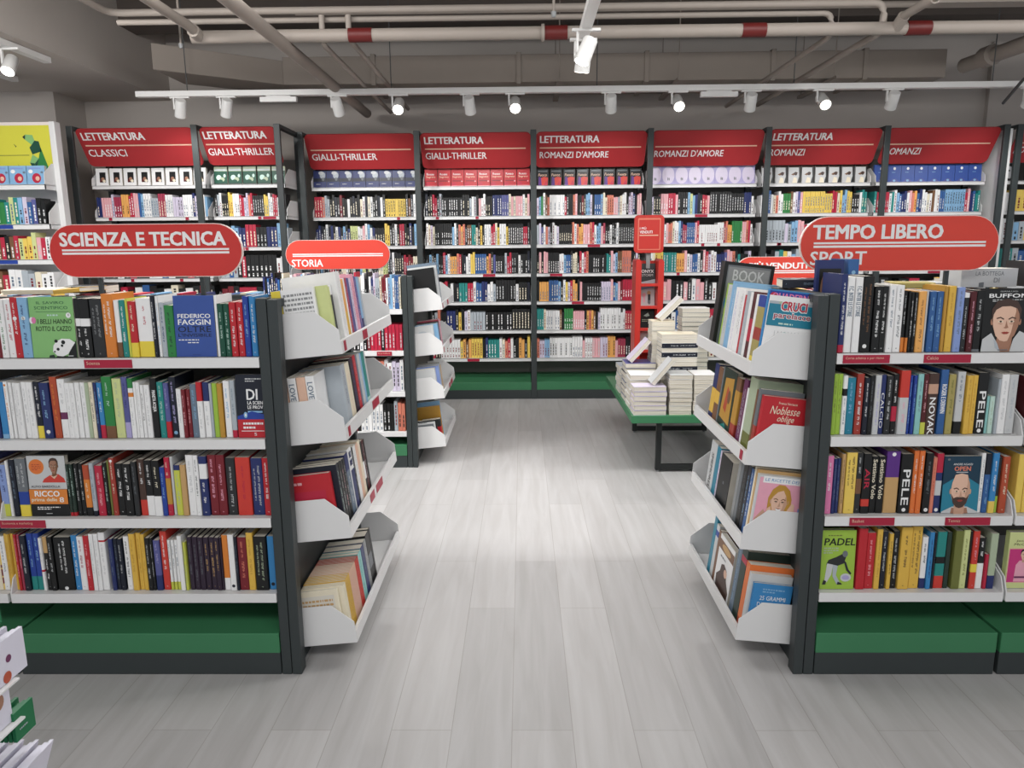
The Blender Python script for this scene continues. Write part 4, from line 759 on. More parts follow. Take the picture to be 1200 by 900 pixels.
rack_books(XA, 1, LRZ[0], Y0, [(26, 228, 142, 'white', '', 'white book with a yellow edge and grey print in top end tray of science bookcase', 'back', .15), (14, 228, 142, 'palelime', ''), (14, 222, 140, 'palelime', 'x:sage'), (34, 220, 150, 'white', '', None, None, .175), (26, 225, 150, 'white', 'm:black:.55:.6', None, None, .18), (60, 268, 190, 'white', 'x:silver', None, None, .2),
  (26, 240, 150, 'cream', 'x:grey'), (46, 238, 150, 'apricot', 'b:gold:.5'), (20, 240, 150, 'white', ''), (30, 240, 150, 'raspberry', 'x:pink'), (36, 238, 150, 'iris', 'x:navy'), (30, 236, 150, 'lavender', 'x:steel'), (50, 250, 155, 'pink', 'x:plum'), (34, 238, 150, 'iris', 'x:pink'), (34, 236, 150, 'sky', 'b:navy:.3'), (30, 234, 150, 'mist', '')], 'top science-bookcase tray', g)
fr = rack_frame(XA, 1, LRZ[1])
def facing(xo, t, h, c, op, lb, z, y, d=.14, nm='tray_book', xa=XA, s=1, lean=0):
    p = rack_frame(xa, s, z) @ Vector((xo, 0, .0045)); p.y = y
    o = book(nm, t, h, d, c, op, Matrix.Translation(p) @ Matrix.Rotation(R(-s*5.3), 4, 'Y'))
    tag(o, lb, 'book', 'books in the science end trays' if s > 0 else 'books in the sport end trays'); return o
facing(.018, .028, .225, 'blush', '', 'beige spine facing out beside the post, second end tray of science bookcase', LRZ[1], Y0+.004)
facing(.049, .030, .228, 'white', 'T:LOVE:steel:.78:.26', 'inner white spine reading LOVE, second end tray of science bookcase', LRZ[1], Y0+.004)
facing(.081, .030, .228, 'blush', '', 'beige spine between two white LOVE spines, second end tray of science bookcase', LRZ[1], Y0+.004)
facing(.112, .030, .23, 'white', 'T:LOVE:steel:.78:.26', 'outer white spine reading LOVE, second end tray of science bookcase', LRZ[1], Y0+.004)
rack_books(XA, 1, LRZ[1], Y0+.15, [(60, 236, 150, 'mist', 'x:navy'), (64, 232, 150, 'cream', 'x:blush'), (12, 236, 150, 'black', ''), (52, 238, 150, 'aubergine', 'x:iris'), (44, 240, 150, 'red', 'x:rose'), (26, 236, 150, 'steel', ''), (44, 236, 150, 'silver', 'x:mist'), (26, 234, 150, 'sky', ''), (50, 234, 150, 'teal', 'b:mint:.2'), (22, 230, 150, 'silver', '')], 'second science-bookcase tray', g)
rack_books(XA, 1, LRZ[2], Y0+.004, [(22, 238, 158, 'red', '', 'red cover facing front in the third end tray of science bookcase', 'red', .17), (30, 258, 165, 'ink', 'x:mint'), (30, 256, 160, 'black', 'x:silver'), (28, 252, 160, 'coal', 'x:rose'), (28, 250, 160, 'black', 'x:silver'), (50, 256, 155, 'steel', 't:navy:.25;b:navy:.12;x:white'),
  (58, 262, 155, 'white', '', 'white book reading SALLY ROONEY over a navy picture, third end tray of science bookcase'), (22, 250, 150, 'coal', 'x:silver'), (40, 250, 150, 'white', 'x:silver'), (40, 246, 150, 'blush', ''), (34, 250, 150, 'cream', 'x:rose'), (26, 235, 150, 'black', 'm:white:.5:.3'), (26, 235, 150, 'oxblood', 'x:silver'), (22, 232, 150, 'black', '')], 'third science-bookcase tray', g)
bk = [o for o in COL.objects if o.get('label', '').startswith('white book reading SALLY')][0]
mm = MB('navy'); A_sally(Art(mm, (-.027, -.0004, 0), X3, Z3, .054, .262)); mm.build('printed_panel', bk)
yb = rack_books(XA, 1, LRZ[3], Y0+.004, [(14, 205, 155, 'cream', '', 'cream booklet facing front, bottom end tray of science bookcase', 'cream', .17)]+[(9, 210, 155, 'cream', '')]*3+[(9.5, 214, 155, 'gold', 'x:ochre')]*6+[(9.5, 215, 155, 'blush', 'x:rose')]*9+[(9.5, 216, 155, 'scarlet', '')]*5, 'bottom science-bookcase tray', 'booklets in the bottom end tray', 'booklet')
rack_books(XA, 1, LRZ[3], yb, [(26, 220, 155, 'seafoam', 'x:teal'), (24, 220, 155, 'seafoam', 'x:mint'), (50, 222, 155, 'navy', 'x:steel'), (44, 226, 155, 'grey', 'x:silver'), (64, 235, 152, 'black', 'm:slate:.5:.25'), (26, 238, 152, 'black', '')], 'bottom science-bookcase tray', g)
g = 'books in the sport end trays'; XB = 1.016
rack_books(XB, -1, RRZ[0], Y0, [(9, 268, 160, 'white', '', 'white and teal cover reading CRUCI parolacce, top end tray of sport bookcase', 'cruci', .186), (14, 287, 165, 'azure', '', 'blue cover reading QUADERNO just behind the crossword cover', 'quaderno', .19), (74, 262, 165, 'khaki', 't:cobalt:.15;m:brick:.5:.16;b:yellow:.2'), (26, 262, 165, 'white', 'b:mist:.1'), (36, 268, 150, 'oxblood', 'm:crimson:.5:.3'), (30, 264, 150, 'white', ''), (40, 266, 150, 'mist', 'x:silver'), (18, 250, 150, 'red', ''), (60, 268, 160, 'white', 'x:grey'), (60, 272, 160, 'white', 'x:lilac'), (30, 285, 175, 'sky', 'x:white'), (26, 292, 175, 'sky', ''), (50, 276, 160, 'silver', 'x:grey'), (16, 280, 160, 'limegreen', ''), (-30, 0, 0, 0, 0), (60, 365, 200, 'black', '', 'large black framed cover reading BOOK, far end of the top tray', 'book', .205)], 'top sport-bookcase tray', g)
rack_books(XB, -1, RRZ[1], Y0, [(22, 241, 158, 'red', '', 'red cover reading Noblesse oblige, second end tray of sport bookcase', 'noblesse', .185), (26, 258, 150, 'slate', 'b:brick:.5'), (16, 250, 150, 'brown', ''), (80, 282, 165, 'sage', 'b:olive:.3'), (18, 235, 140, 'white', ''), (46, 262, 165, 'plum', 'x:silver'), (-30, 0, 0, 0, 0), (56, 252, 165, 'ochre', 'b:brick:.3;t:brown:.2'), (170, 262, 22, 'bottle', 'F:painting', 'dark teal and orange painted cover facing the aisle, second sport-bookcase tray'), (20, 260, 160, 'slate', ''), (60, 250, 165, 'brown', 'm:gold:.5:.2'), (60, 255, 165, 'navy', 'm:gold:.4:.4')], 'second sport-bookcase tray', g)
rack_books(XB, -1, RRZ[2], Y0, [(18, 272, 168, 'silver', '', 'pink cover with a laughing blonde woman, third end tray of sport bookcase', 'blonde', .19), (16, 284, 168, 'tan', ''), (14, 288, 160, 'cream', ''), (30, 270, 160, 'denim', 'x:white'), (34, 272, 160, 'ink', 'x:sky'), (44, 275, 160, 'black', 'x:slate'), (30, 255, 160, 'slate', ''), (30, 255, 160, 'grey', ''), (-70, 0, 0, 0, 0), (150, 222, 60, 'black', 'F:plain', 'black boxed book facing the aisle, third sport-bookcase tray'), (20, 225, 150, 'lavender', 'x:brown'), (50, 230, 150, 'aqua', ''), (90, 232, 150, 'silver', 'T:SMEMORELLI:coal:.42:.75')], 'third sport-bookcase tray', g)
rack_books(XB, -1, RRZ[3], Y0, [(12, 218, 140, 'azure', '', 'small blue cover reading 25 GRAMMI DI FELICITÀ, bottom end tray of sport bookcase', 'grammi', .18), (24, 246, 150, 'silver', ''), (40, 268, 160, 'tangerine', 'b:rust:.2'), (60, 300, 165, 'bottle', 'm:crimson:.85:.08'), (44, 300, 160, 'steel', 'x:sky'), (-24, 0, 0, 0, 0), (200, 238, 22, 'white', 'F:bear', 'white cover with a brown bear facing the aisle, bottom end tray of sport bookcase'), (30, 240, 150, 'brown', ''), (40, 250, 150, 'silver', 'm:cobalt:.85:.1'), (40, 272, 170, 'aqua', '')], 'bottom sport-bookcase tray', g)

# history bookcase end trays
g = 'books in the history end trays'; XC, Y2 = -.79, 4.908; hz = [1.055, .757, .451, .111]
def rb2(z, items, nm): rack_books(XC, 1, z, Y2, items, nm, g)
rb2(1.055, [(24, 278, 185, 'black', '', 'big plain black cover in the top end tray of the history bookcase', 'black', .19), (40, 290, 190, 'silver', '', 'light grey album behind the big black cover', None, .205), (30, 310, 200, 'steel', '', 'tall blue-grey album rising behind the black cover', None, .205)], '')
rb2(.757, [(40, 195, 150, 'silver', '', 'light grey boxed book with a black slot, second tray of history bookcase', 'plainbox', .165), (40, 200, 150, 'sky', ''), (36, 200, 150, 'steel', 'x:sky'), (24, 205, 150, 'black', ''), (30, 215, 150, 'raspberry', 'x:rose'), (20, 215, 150, 'white', ''), (24, 215, 150, 'magenta', '')], 'second history-bookcase tray')
rb2(.451, [(50, 205, 165, 'silver', '', 'pale grey boxed book, third tray of history bookcase', None, .17), (40, 215, 150, 'periwinkle', ''), (30, 220, 150, 'mist', ''), (30, 225, 150, 'grey', ''), (40, 200, 150, 'tan', '')], 'third history-bookcase tray')
rb2(.111, [(22, 190, 150, 'black', '', 'black framed cover with a grey picture, bottom tray of history bookcase', 'frame', .17), (-30, 0, 0, 0, 0), (50, 180, 130, 'red', 't:coal:.3', 'red book with a charcoal head, bottom tray of history bookcase'), (-20, 0, 0, 0, 0), (20, 260, 170, 'ochre', '', 'ochre cover at the back of the bottom tray of history bookcase'), (26, 290, 170, 'sky', '')], 'bottom history-bookcase tray')
# things lying or standing on the bookcases' tops (they rest on the rear rows)
def flat(x, y, z, rz, t, h, d, c, op, lb, tilt=0, tx=0):
    w = Matrix.Translation((x, y, z)) @ Matrix.Rotation(R(rz), 4, 'Z') @ Matrix.Rotation(R(tx), 4, 'X') @ Matrix.Rotation(R(tilt), 4, 'Y') @ Matrix.Rotation(R(90), 4, 'Y')
    o = book('book', t, h, d, c, op, w); tag(o, lb, 'book', 'books lying on the bookcase tops'); return o
TOPZ = 1.315
flat(-2.08, 2.93, TOPZ+.012, 8, .02, .2, .14, 'cream', '', 'cream book lying on top of the science bookcase, beside a yellow one')
flat(-1.87, 2.92, TOPZ+.012, -14, .018, .13, .14, 'gold', '', 'yellow book lying tilted on top of the science bookcase', -5)
flat(-1.93, 3.09, TOPZ+.012, 3, .03, .17, .12, 'black', '', 'black book lying on top of the science bookcase behind the yellow one')
flat(1.45, 2.94, TOPZ+.012, -16, .022, .16, .13, 'khaki', '', 'olive-tan book lying on top of the sport bookcase')
flat(1.6, 3.0, TOPZ+.010, -10, .018, .1, .14, 'silver', 'x:silver', 'light grey book lying on top of the sport bookcase beside the olive one')
flat(1.72, 2.94, TOPZ+.012, -8, .02, .09, .14, 'slate', '', 'dark grey book lying on top of the sport bookcase')
flat(1.74, 3.1, TOPZ+.016, -12, .028, .18, .1, 'gold', '', 'gold-edged book lying atop the sport bookcase under the large sign')
o = book('book', .22, .072, .15, 'silver', '', Matrix.Translation((1.83, 2.93, TOPZ+.003))); tag(o, 'pale thick volume lettered BOTTEGA DI atop the sport bookcase', 'book', 'books lying on the bookcase tops')
mm = MB('steel'); A = Art(mm, (-.11, -.0004, 0), X3, Z3, .22, .072); A.txt('LA BOTTEGA', .25, .62, .75, .85, 'slate', .0); A.txt('DI', .58, .25, .68, .5, 'slate', .0); mm.build('printed_panel', o)
o = book('book', .15, .1, .15, 'coal', '', Matrix.Translation((2.06, 2.93, TOPZ+.003))); tag(o, 'charcoal volume atop the sport bookcase where the picture ends', 'book', 'books lying on the bookcase tops')
g = 'dark covers above the sport end trays'
o = book('book', .092, .295, .022, 'navy', 'F:navy', Matrix.Translation((1.062, 2.575, 1.142))); tag(o, 'navy cover with a dark photograph rising above the sport bookcase end', 'book', g)
o = book('book', .036, .297, .15, 'denim', 'd:sky:.85', Matrix.Translation((1.135, 2.56, 1.142))); tag(o, 'blue spine with a pale disc rising above the sport bookcase post', 'book', g)
o = book('book', .03, .2, .14, 'ink', 'x:steel', Matrix.Translation((.93, 2.66, 1.352)) @ Matrix.Rotation(R(-10), 4, 'Z') @ Matrix.Rotation(R(90), 4, 'Y')); tag(o, 'blue-black book lying flat on the end rail of the sport bookcase', 'book', g)

# ---- stacks on the green table
TZ0 = .405
def stack(x, y, n, t, h, d, cols, nm, rz=0, band=None, spine='front'):
    """lying books: h across x, d into y; fore-edges to the aisle front unless spine='front'"""
    z = TZ0
    if isinstance(n, tuple): n, z = n
    for k in range(n):
        q = random.Random(k*13+int(x*1000)); c = cols[k % len(cols)]
        w = Matrix.Translation((x+q.uniform(-.003, .003), y+q.uniform(-.003, .003), z+t/2)) @ Matrix.Rotation(R(rz+q.uniform(-1.2, 1.2)), 4, 'Z') @ Matrix.Rotation(R(90), 4, 'Y')
        turned = band and k in band
        # after the turn local x -> -z, z -> x ; spine towards -y; turn by 180 about z to show the fore-edge
        if not turned: w = w @ Matrix.Rotation(R(180), 4, 'X')
        off = Matrix.Translation((0, 0 if turned else -d, 0 if turned else -h))
        o = book('stacked_book', t-.0008, h, d, c if not turned else 'ink', 'x:silver' if turned else '', w @ off)
        tag(o, f'{ORD[n-1-k]} from top in {nm}', 'book', nm); z += t
    return z
za = stack(.715, 4.64, 6, .031, .21, .145, ['lavender', 'lilac', 'lavender'], 'front lilac stack on the green table')
zb = stack(.945, 4.645, 9, .029, .145, .2, ['cream', 'white', 'silver'], 'front white stack on the green table')
zc = stack(1.10, 4.645, 9, .029, .145, .2, ['white', 'cream'], 'front white stack beside the sport trays, on the green table')
zd = stack(.715, 4.82, 7, .033, .2, .2, ['white', 'silver'], 'second white stack along the table edge')
ze = stack(.715, 5.06, 8, .034, .21, .2, ['steel', 'iris', 'ink'], 'dark blue stack along the table edge')
zf = stack(.93, 4.88, 16, .031, .24, .17, ['white', 'cream'], 'tall stack with black bands on the green table', 0, (8, 11, 13))
zg = stack(.90, 5.09, 17, .033, .16, .16, ['cream', 'silver'], 'tall white stack behind the banded stack')
zh = stack(1.16, 5.35, 19, .033, .2, .15, ['white', 'coal'], 'tallest stack, black and white, at the rear of the green table')
zi = stack(.715, 5.35, 6, .034, .2, .2, ['silver', 'mist'], 'pale stack at the rear edge of the green table')
def leaning(x, y, z, ang, t, h, d, c, lb):
    w = Matrix.Translation((x, y, z)) @ Matrix.Rotation(R(ang), 4, 'Y') @ Matrix.Rotation(R(180), 4, 'Z') @ Matrix.Translation((0, -d, 0))
    o = book('leaning_book', t, h, d, c, '', w); tag(o, lb, 'book', 'display copies leaning on the table stacks')
leaning(.84, 4.68, za+.008, 40, .028, .205, .14, 'silver', 'display copy leaning on the front lilac stack of the table')
leaning(.75, 5.08, ze+.008, 42, .03, .2, .14, 'lavender', 'display copy leaning on the dark blue stack of the table')
leaning(.955, 5.1, zg+.008, 45, .034, .21, .14, 'white', 'display copy leaning on the tall white stack of the table')

# ---- books in the red stand
for i, (z, c, art) in enumerate(((1.175, 'coal', 0), (1.0, 'silver', 1), (.825, 'black', 2), (.65, 'white', 3))):
    m, pg = book_parts(.125, .19 if i != 2 else .16, .02, c, '', i) if False else (MB(c), MB('pages'))
    w, h = .122, .165
    m.box(-w/2, w/2, 0, .0016, 0, h); m.box(-w/2, w/2, .018, .02, 0, h); m.box(-w/2, -w/2+.0016, .0016, .018, 0, h); A = Art(m, (-w/2, 0, 0), X3, Z3, w, h)
    if i == 0: A.txt('ONYX', .1, .55, .9, .7, 'white', .02); A.txt('STORM', .12, .38, .85, .5, 'silver', .01); A.poly([(0, 0), (1, 0), (1, .25), (0, .1)], 'mist')
    elif i == 1: A.poly([(.1, .8), (.9, .9), (.9, .97), (.1, .9)], 'sky'); A.ell(.3, .55, .12, .1, 'rose'); A.rect(.26, .2, .36, .5, 'pink'); A.ell(.62, .65, .12, .1, 'tan'); A.rect(.55, .15, .72, .58, 'coal'); A.rect(.58, .1, .7, .3, 'slate')
    else: A.poly([(.3, .6), (.6, .75), (.7, .6), (.5, .55)], 'mint'); A.lines(.2, .8, .3, .45, 2, 'sage', i)
    pg.box(-w/2+.0016, w/2, .0016, .018, .001, h-.001)
    o = m.build('stand_book', None, None, 0, Matrix.Translation((SX, SY+.1, z)) @ Matrix.Rotation(R(-6), 4, 'X')); pg.build('page_block', o)
    tag(o, ['charcoal cover reading ONYX in the topmost pocket of the red stand', 'pale cover with dancing figures in the second pocket of the red stand', 'black cover in the third pocket of the red stand', 'white cover in the fourth pocket of the red stand'][i], 'book', 'books in the red stand')

# ---- face-out copies on the wall bookcases' top shelves
def face_row(bay, n, w, h, base, fn, nm, x_start=None):
    b = BAYS[bay][1] if isinstance(bay, int) else bay; x0, x1, Dl, Dk, zs = b; wid = x1-x0-.06; st = wid/n if x_start is None else w+.008
    proto = None
    for k in range(n):
        x = (x0+.03 if x_start is None else x_start)+st*(k+.5)
        if proto is None:
            m = MB(base); d = .03; m.box(-w/2, w/2, 0, .002, 0, h); m.box(-w/2, -w/2+.002, .002, d, 0, h); m.box(-w/2, w/2, d-.002, d, 0, h); m.box(-w/2+.002, w/2-.001, .002, d-.002, .001, h-.001, 'pages'); fn(Art(m, (-w/2, 0, 0), X3, Z3, w, h))
            o = m.build('face_out_book'); proto = o
        else: o = proto.copy(); COL.objects.link(o)
        o.location = (x, Dl+.05, zs[0]); o.rotation_euler = (R(-4), 0, 0)
        tag(o, f'{ORD[k]} {nm}', 'book', nm[nm.find(' ')+1:] if False else nm)
def f_classic(A): A.rect(.3, .2, .8, .78, 'black'); A.ell(.55, .38, .14, .12, 'skindark'); A.ell(.66, .28, .12, .08, 'cream'); A.rect(.3, .2, .45, .4, 'oxblood')
def f_green(A): A.rect(0, .75, 1, 1, 'sage'); A.rect(.05, .78, .95, .86, 'mist'); A.ell(.35, .4, .2, .15, 'mint'); A.ell(.6, .3, .2, .12, 'sage'); A.ell(.45, .2, .2, .1, 'forest'); A.ell(.8, .5, .1, .1, 'mint'); A.rect(0, 0, 1, .1, 'bottle')
def f_navy(A): A.ell(.72, .72, .22, .2, 'mist'); A.ell(.6, .85, .2, .1, 'silver'); A.rect(.0, .35, 1, .55, 'ink'); A.ell(.75, .5, .1, .1, 'slate'); A.lines(.2, .75, .18, .25, 1, 'silver', 2); A.rect(0, 0, 1, .08, 'navy')
def f_crim(A): A.txt('Rosso', .15, .66, .75, .78, 'white', .02); A.txt('Segreto', .1, .48, .85, .62, 'blush', .02); A.rect(.1, .3, .8, .36, 'maroon'); A.ell(.85, .3, .06, .04, 'rose'); A.ell(.2, .15, .2, .1, 'crimson'); A.rect(0, 0, 1, .06, 'rose')
def f_fire(A): A.poly([(.2, 0), (.9, 0), (.95, .5), (.6, .55), (.25, .45)], 'scarlet'); A.poly([(.1, 0), (.4, 0), (.35, .5), (.15, .55)], 'violet'); A.poly([(.55, 0), (.9, 0), (.8, .35)], 'crimson'); A.txt('Fuoco', .1, .58, .85, .74, 'blush', .02, .2); A.rect(.1, .85, .9, .92, 'slate')
def f_lav(A): A.ell(.5, .5, .47, .47, 'lavender', 24); A.ell(.06, .94, .08, .06, 'lilac'); A.ell(.94, .94, .08, .06, 'lilac'); A.ell(.94, .05, .08, .06, 'lilac'); A.ell(.06, .05, .08, .06, 'lilac'); A.rect(.44, .22, .5, .38, 'slate'); A.rect(.54, .22, .6, .36, 'slate'); A.rect(.42, .28, .6, .31, 'slate')
def f_beige(A): A.poly([(.75, 0), (1, 0), (1, 1), (.85, .9), (.9, .4)], 'coal'); A.rect(0, .9, 1, 1, 'umber'); A.poly([(.2, .5), (.6, .66), (.8, .6), (.6, .5), (.4, .45)], 'brown'); A.ell(.6, .55, .14, .1, 'umber'); A.poly([(.3, 0), (.75, 0), (.7, .3), (.45, .35)], 'cream')
def f_blue(A): A.ell(.5, .78, .1, .08, 'white'); A.lines(.3, .75, .54, .6, 1, 'sky', 2); A.poly([(.1, 0), (.9, 0), (.6, .2), (.4, .2)], 'iris'); A.ell(.5, .1, .1, .06, 'sky')
def f_bw(A): A.ell(.35, .5, .3, .35, 'silver'); A.ell(.7, .45, .2, .3, 'slate'); A.ell(.3, .6, .1, .05, 'black'); A.rect(.5, 0, .6, 1, 'black'); A.ell(.8, .7, .15, .15, 'mist')
def f_kid(A): A.ell(.55, .35, .24, .26, 'crimson'); A.ell(.6, .33, .11, .12, 'blush'); A.ell(.25, .7, .12, .1, 'white'); A.ell(.85, .65, .08, .06, 'steel'); A.rect(.1, .82, .8, .9, 'periwinkle')
face_row(7, 8, .112, .155, 'white', f_classic, 'white cover with dark photo along the top of LETTERATURA CLASSICI')
face_row(8, 5, .118, .16, 'forest', f_green, 'green cover along the top of the narrow GIALLI-THRILLER bookcase')
face_row(0, 8, .124, .165, 'navy', f_navy, 'navy cover along the top shelf, first wall bookcase with navy covers')
face_row(1, 8, .122, .165, 'red', f_crim, 'crimson cover along the top shelf of LETTERATURA GIALLI-THRILLER')
face_row(2, 8, .112, .155, 'black', f_fire, "black and red cover along the top of LETTERATURA ROMANZI D'AMORE")
face_row(3, 8, .126, .175, 'lilac', f_lav, "lavender cover along the top shelf above ROMANZI D'AMORE books")
face_row(4, 8, .112, .165, 'silver', f_beige, 'beige cover with a reclining figure along the top of LETTERATURA ROMANZI')
face_row(5, 8, .124, .165, 'royal', f_blue, 'royal blue cover along the top of the ROMANZI bookcase')
face_row(6, 5, .12, .165, 'black', f_bw, 'black and white cover on the top of the last ROMANZI bookcase')
face_row((KIDS[0], KIDS[1], KIDS[2], KIDS[3], KIDS[4]), 6, .15, .15, 'sky', f_kid, 'light blue cover with a red round figure on the children shelves')

# ---- all the far shelves' books, too many and too small to part: one mass
CODE = dict(k='black', K='ink', n='navy', b='denim', c='sky', w='white', g='mist', y='lemon', o='apricot', r='crimson', m='maroon', p='rose', P='raspberry', v='lavender', V='iris', G='green', t='teal', l='palelime', e='cream', s='salmon', B='brown')
FAR = {0: ["rrrsggkkKkmkkwkKkkewKewkkKwkyyyyyyyykBKwk", "nnKkwKnkwnkcknlllwwpwcwnkkkkyykkwkrrkknkcw", "KckKkrrkmKeewkkwkkclllwkkkeellkKwkkkKrrmmeee", "kwwkrkkbbkwkkekkwkkrwkkoow", "wkkrkkwbkwwekkkrwkkbbkkw", "kkwkrkkwwbkkekkrkkw"],
 1: ["KkkrrkgkkkkkkkkkkkkgwgkpwwkkknnnnVVVepepppwep", "wevekkkkkkkkcwksosKBBttekykwwwrreywwwykkkkkkkrrk", "kckkckkrcwooosrkKwwyybbbbboskVkkkkgrrkkkwkkkK", "kmkkwrrkwkKtttrrwbbnnwwgkkkkkkkwkkkK", "kkgskknnnkykvwgggggkkkkkkkkkkkkkkk", "rrkkwwwwwwwyoBoyyyyknttttwesrwkkooky"],
 2: ["vcGwBswwwwwwwrkkkspkkmkccvkbbbceesssppgewwkvvnkpp", "gvVwsvkwwvkkkkkkswsoopppsrwccpPkkwkkwkkkkkkkkkk", "kpkppkkkkkwwcbbkeekrwrskkkkkkkkttpvcBBsssskKvk", "koooobbbbckwyvrookpkkkkkkkkvvvvpbcpmrrrrgnn", "tttewwwwwwBkGGGGpppppkosoBkvwwwwwwwwwwwrrrtnn", "svvccwwwwwwwwwwwwwpwwwpppvvvooopPPPkkkkk"],
 3: ["VvkkkppprrrpkkkkclcnKkrrpkkkkkkkkkkkkkknnnw", "PPPppvpvwpssewwcnPPbbbbprwwwwwwwwwwwwPsooGGGGGppsrw", "wweyyytttttooopwvbbwkprvwwnnnVppsktkkkv", "kkkkppkkkpkwppkkwkkbbkwwe", "wwkrkkwbkwwekkkrwkkbbkkw", "kkwkrkkwwbkkekkrkkw"],
 4: ["wnbbweswwGGGBwvVpyyyyyyyyyyyyrreyccyykkkwtt", "wyggggggvgccpprwwwkkwkrkwwkbbkkww", "kgkkgtywcgvvkkBkkwkkgrkkw", "wkkrkkbbw", "wkrkwbkkwe", "kwkrkwbk"], 5: ["trrrrrwtwcbnnwpsobnwwewBwwbbccccccccrpnbtt", "wbkkwrkkwweyywkkrwbbkw", "wkkrwwbbkkwwyykkw", "kkwkrkkwwb", "wkkrkbw", "kwkrkwbk"],
 6: ["wwyyyykwekwwbbkrwek", "wwgcgyrywkwwkbbkkrw", "tttgbbwwwgwwkkrbw", "kwkrkb", "wkrkwb", "kwkrk"], 7: ["nnppppvPPPooorrppbcwwwgggPPPwwwvvvvwwwwnvnkwc", "wkkrwwbbkkwwyykkwkkrwwb", "kkwkrkkwwbwkkrkbw", "wkrkwbkkwekwkrk", "kwkrkwbkwk", "wkrkkb"],
 8: ["kgwkkkyywwwrrvvsrkkkkkyywwrrwkkk", "kkkkccnnrrrkkknnnccg", "ggbgkrkkkkkkkwwg", "mmkrrrkkgwkm", "wkrkwbkk", "kwkrk"], 9: ["kkwvpwkkkwvtGGtltcvbVkk", "BBrrkkBBookBrkBrlyylprw", "kkggwwBBrwwggeww", "wkrkyyb", "kwkrk", "wkr"]}
sm = MB('black'); q = random.Random(5)
def mass_row(x0, x1, yl, z, code, hgt=.2, dep=.14, back=False):
    n = len(code); st = (x1-x0)/n; i = 0
    while i < n:
        c = CODE[code[i]]; run = 1
        while i+run < n and code[i+run] == code[i] and run < 9: run += 1
        hh = hgt*q.uniform(.86, 1.08); sp = q.choice(('white', 'silver', 'cream')) if code[i] in 'kKnbrmPVGtBp' else q.choice(('steel', 'coal', 'maroon')); two = q.random() < .5; lo = q.uniform(.05, .2); hi = q.uniform(.5, .9)
        for k in range(run):
            if run < 3: hh = hgt*q.uniform(.84, 1.1)
            a = x0+st*(i+k)+.001; b = a+st-.0025; yy = yl+.025+q.uniform(0, .006)
            sm.box(a, b, yy, yy+dep, z, z+hh, c); 
            if not back and q.random() < .85:
                w = (b-a)*.34; xm = (a+b)/2
                for (u, v_) in (((lo, hi),) if not two else ((.05, lo+.08), (lo+.2, hi))):
                    z0 = z+hh*u
                    while z0 < z+hh*v_:
                        L = q.uniform(.012, .03); sm.quad((xm-w/2, yy-.0006, z0), X3, Z3, w, min(L, z+hh*v_-z0), sp); z0 += L+.006
        i += run
for k, rows in FAR.items():
    x0, x1, Dl, Dk, zs = BAYS[k][1] if k < 9 else KIDS
    for r, code in enumerate(rows): mass_row(x0+.035, x1-.035, Dl, zs[r+1], code, .195)
for i, code in enumerate(("nkbKnknbkenGGwcpvbcwrnbwwwrrkebeoeywpnwbctwryewwkkwnvggemmwccwbbe", "kkwrkkwkekkwkrwwkkbkewrrkkwkmrrrkrrrrr", "kwrwkkekwkrwwkkbkewrrkkwsosssswwvvw", "kkwrkwkekkwkrwwkkbkewrrkwwwwwwkkkgss")): mass_row(-1.71, -.80, 4.831, G2Z[i], code, .22 if i == 0 else .2)
for x0, x1 in ((-2.49, -1.81), (-1.79, -.87), (1.02, 1.64), (1.66, 2.29)):
    for i, z in enumerate(SHZ):                                   # rear sides of the two front bookcases
        mass_row(x0, x1, 2.985, z, ''.join(q.choice('kwgbrymcens') for _ in range(int((x1-x0)/.026))), .155, .14, True)
for i, z in enumerate(SHZ):                                       # neighbouring bays beyond the frame
    mass_row(-2.48, -1.83, 2.375, z, ''.join(q.choice('kwnbrymceGV') for _ in range(26)), .2, .14); mass_row(1.83, 2.28, 2.375, z, ''.join(q.choice('kwnbrymceGV') for _ in range(18)), .2, .14)
tag(sm.build('shelved_books', None), 'crowded rows of coloured paperback spines filling the wall shelves and rear rows', 'books', None, 'stuff')

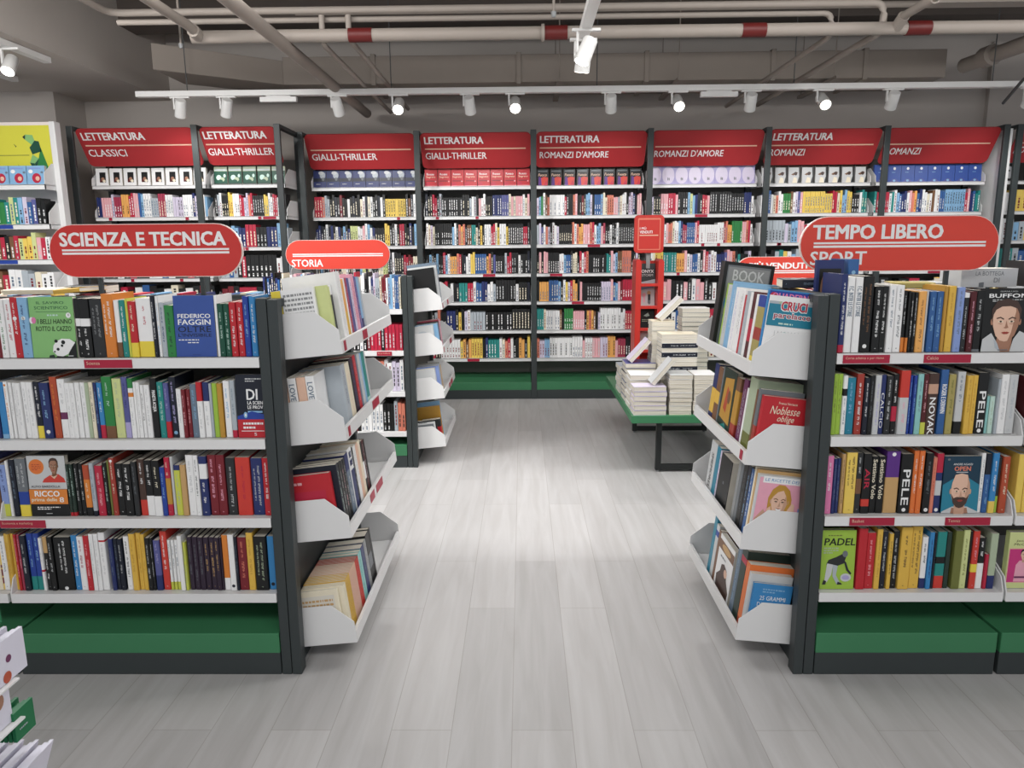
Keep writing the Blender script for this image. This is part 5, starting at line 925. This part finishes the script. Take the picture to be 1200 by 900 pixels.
# ------------------------------------------------------------------ tiered card rack cut by the frame's corner
def card_rack():
    # the rack faces the aisle; its far end and a strip of its front show at the picture's lower corner
    X, Y, x0, y0 = -1.06, 1.36, -1.2, .95
    t = tag(empty('card_rack', (X, Y, 0)), 'white tiered rack of lilac-white card packs at the lower corner', 'display rack')
    m = MB('white_metal'); m.box(x0-X, -.02, y0-Y, -.005, 0, .03); m.box(x0-X, x0-X+.02, y0-Y, -.005, .03, .79); m.build('rack_body', t, None, .003)
    for z in (.632, .543, .368):
        m = MB('white_metal'); m.box(x0-X+.02, .02, y0-Y, 0, z-.004, z); m.build('tier_ledge', t)
card_rack()
def pack(x, w, y0, y1, z0, h, c, n, lb, marks=(), nm='card_pack', lean=0):
    # upright cards one behind the other, faces to the aisle (+x)
    t = tag(empty(nm, (x, y1, z0)), lb, 'card pack', 'card packs on the tiered rack'); st = w/n
    for k in range(n):
        m = MB(c); o = -st*k; j = .004*((k*7) % 3); m.prism([(o, 0), (o+lean, h-j), (o+lean-st*.7, h-j), (o-st*.7, 0)], 1, y0-y1, -j)
        if k == 0:
            A = Art(m, (0, y0-y1, 0), Y3, Z3, y1-y0, h)
            for a, b, r, cc in marks: A.ell(1-a/(y1-y0), b, r/(y1-y0), r/h, cc)
            A.lines(.2, .9, .3, .4, 1, 'mist', 3)
        m.build('card', t)
pack(-1.05, .13, 1.05, 1.40, .634, .09, 'card_lilac', 12, 'lilac-white card pack with a purple seal on the upper tier', ((.05, .52, .008, 'plum'), (.06, .12, .012, 'rust')))
pack(-1.055, .13, 1.05, 1.345, .545, .083, 'card_lilac', 12, 'lilac-white card pack with an orange emblem on the middle tier', ((.035, .72, .018, 'skindark'),))
pack(-1.05, .15, 1.05, 1.405, .37, .085, 'card_lilac', 14, 'broad lilac-white card pack on the lowest ledge of the tiered rack', (), lean=.03)
pack(-1.075, .1, 1.1, 1.38, .745, .055, 'green_card', 6, 'green card pack standing highest on the tiered rack')
pack(-1.05, .05, 1.34, 1.40, .495, .065, 'green_card', 5, 'green card pack sticking out below the middle tier')
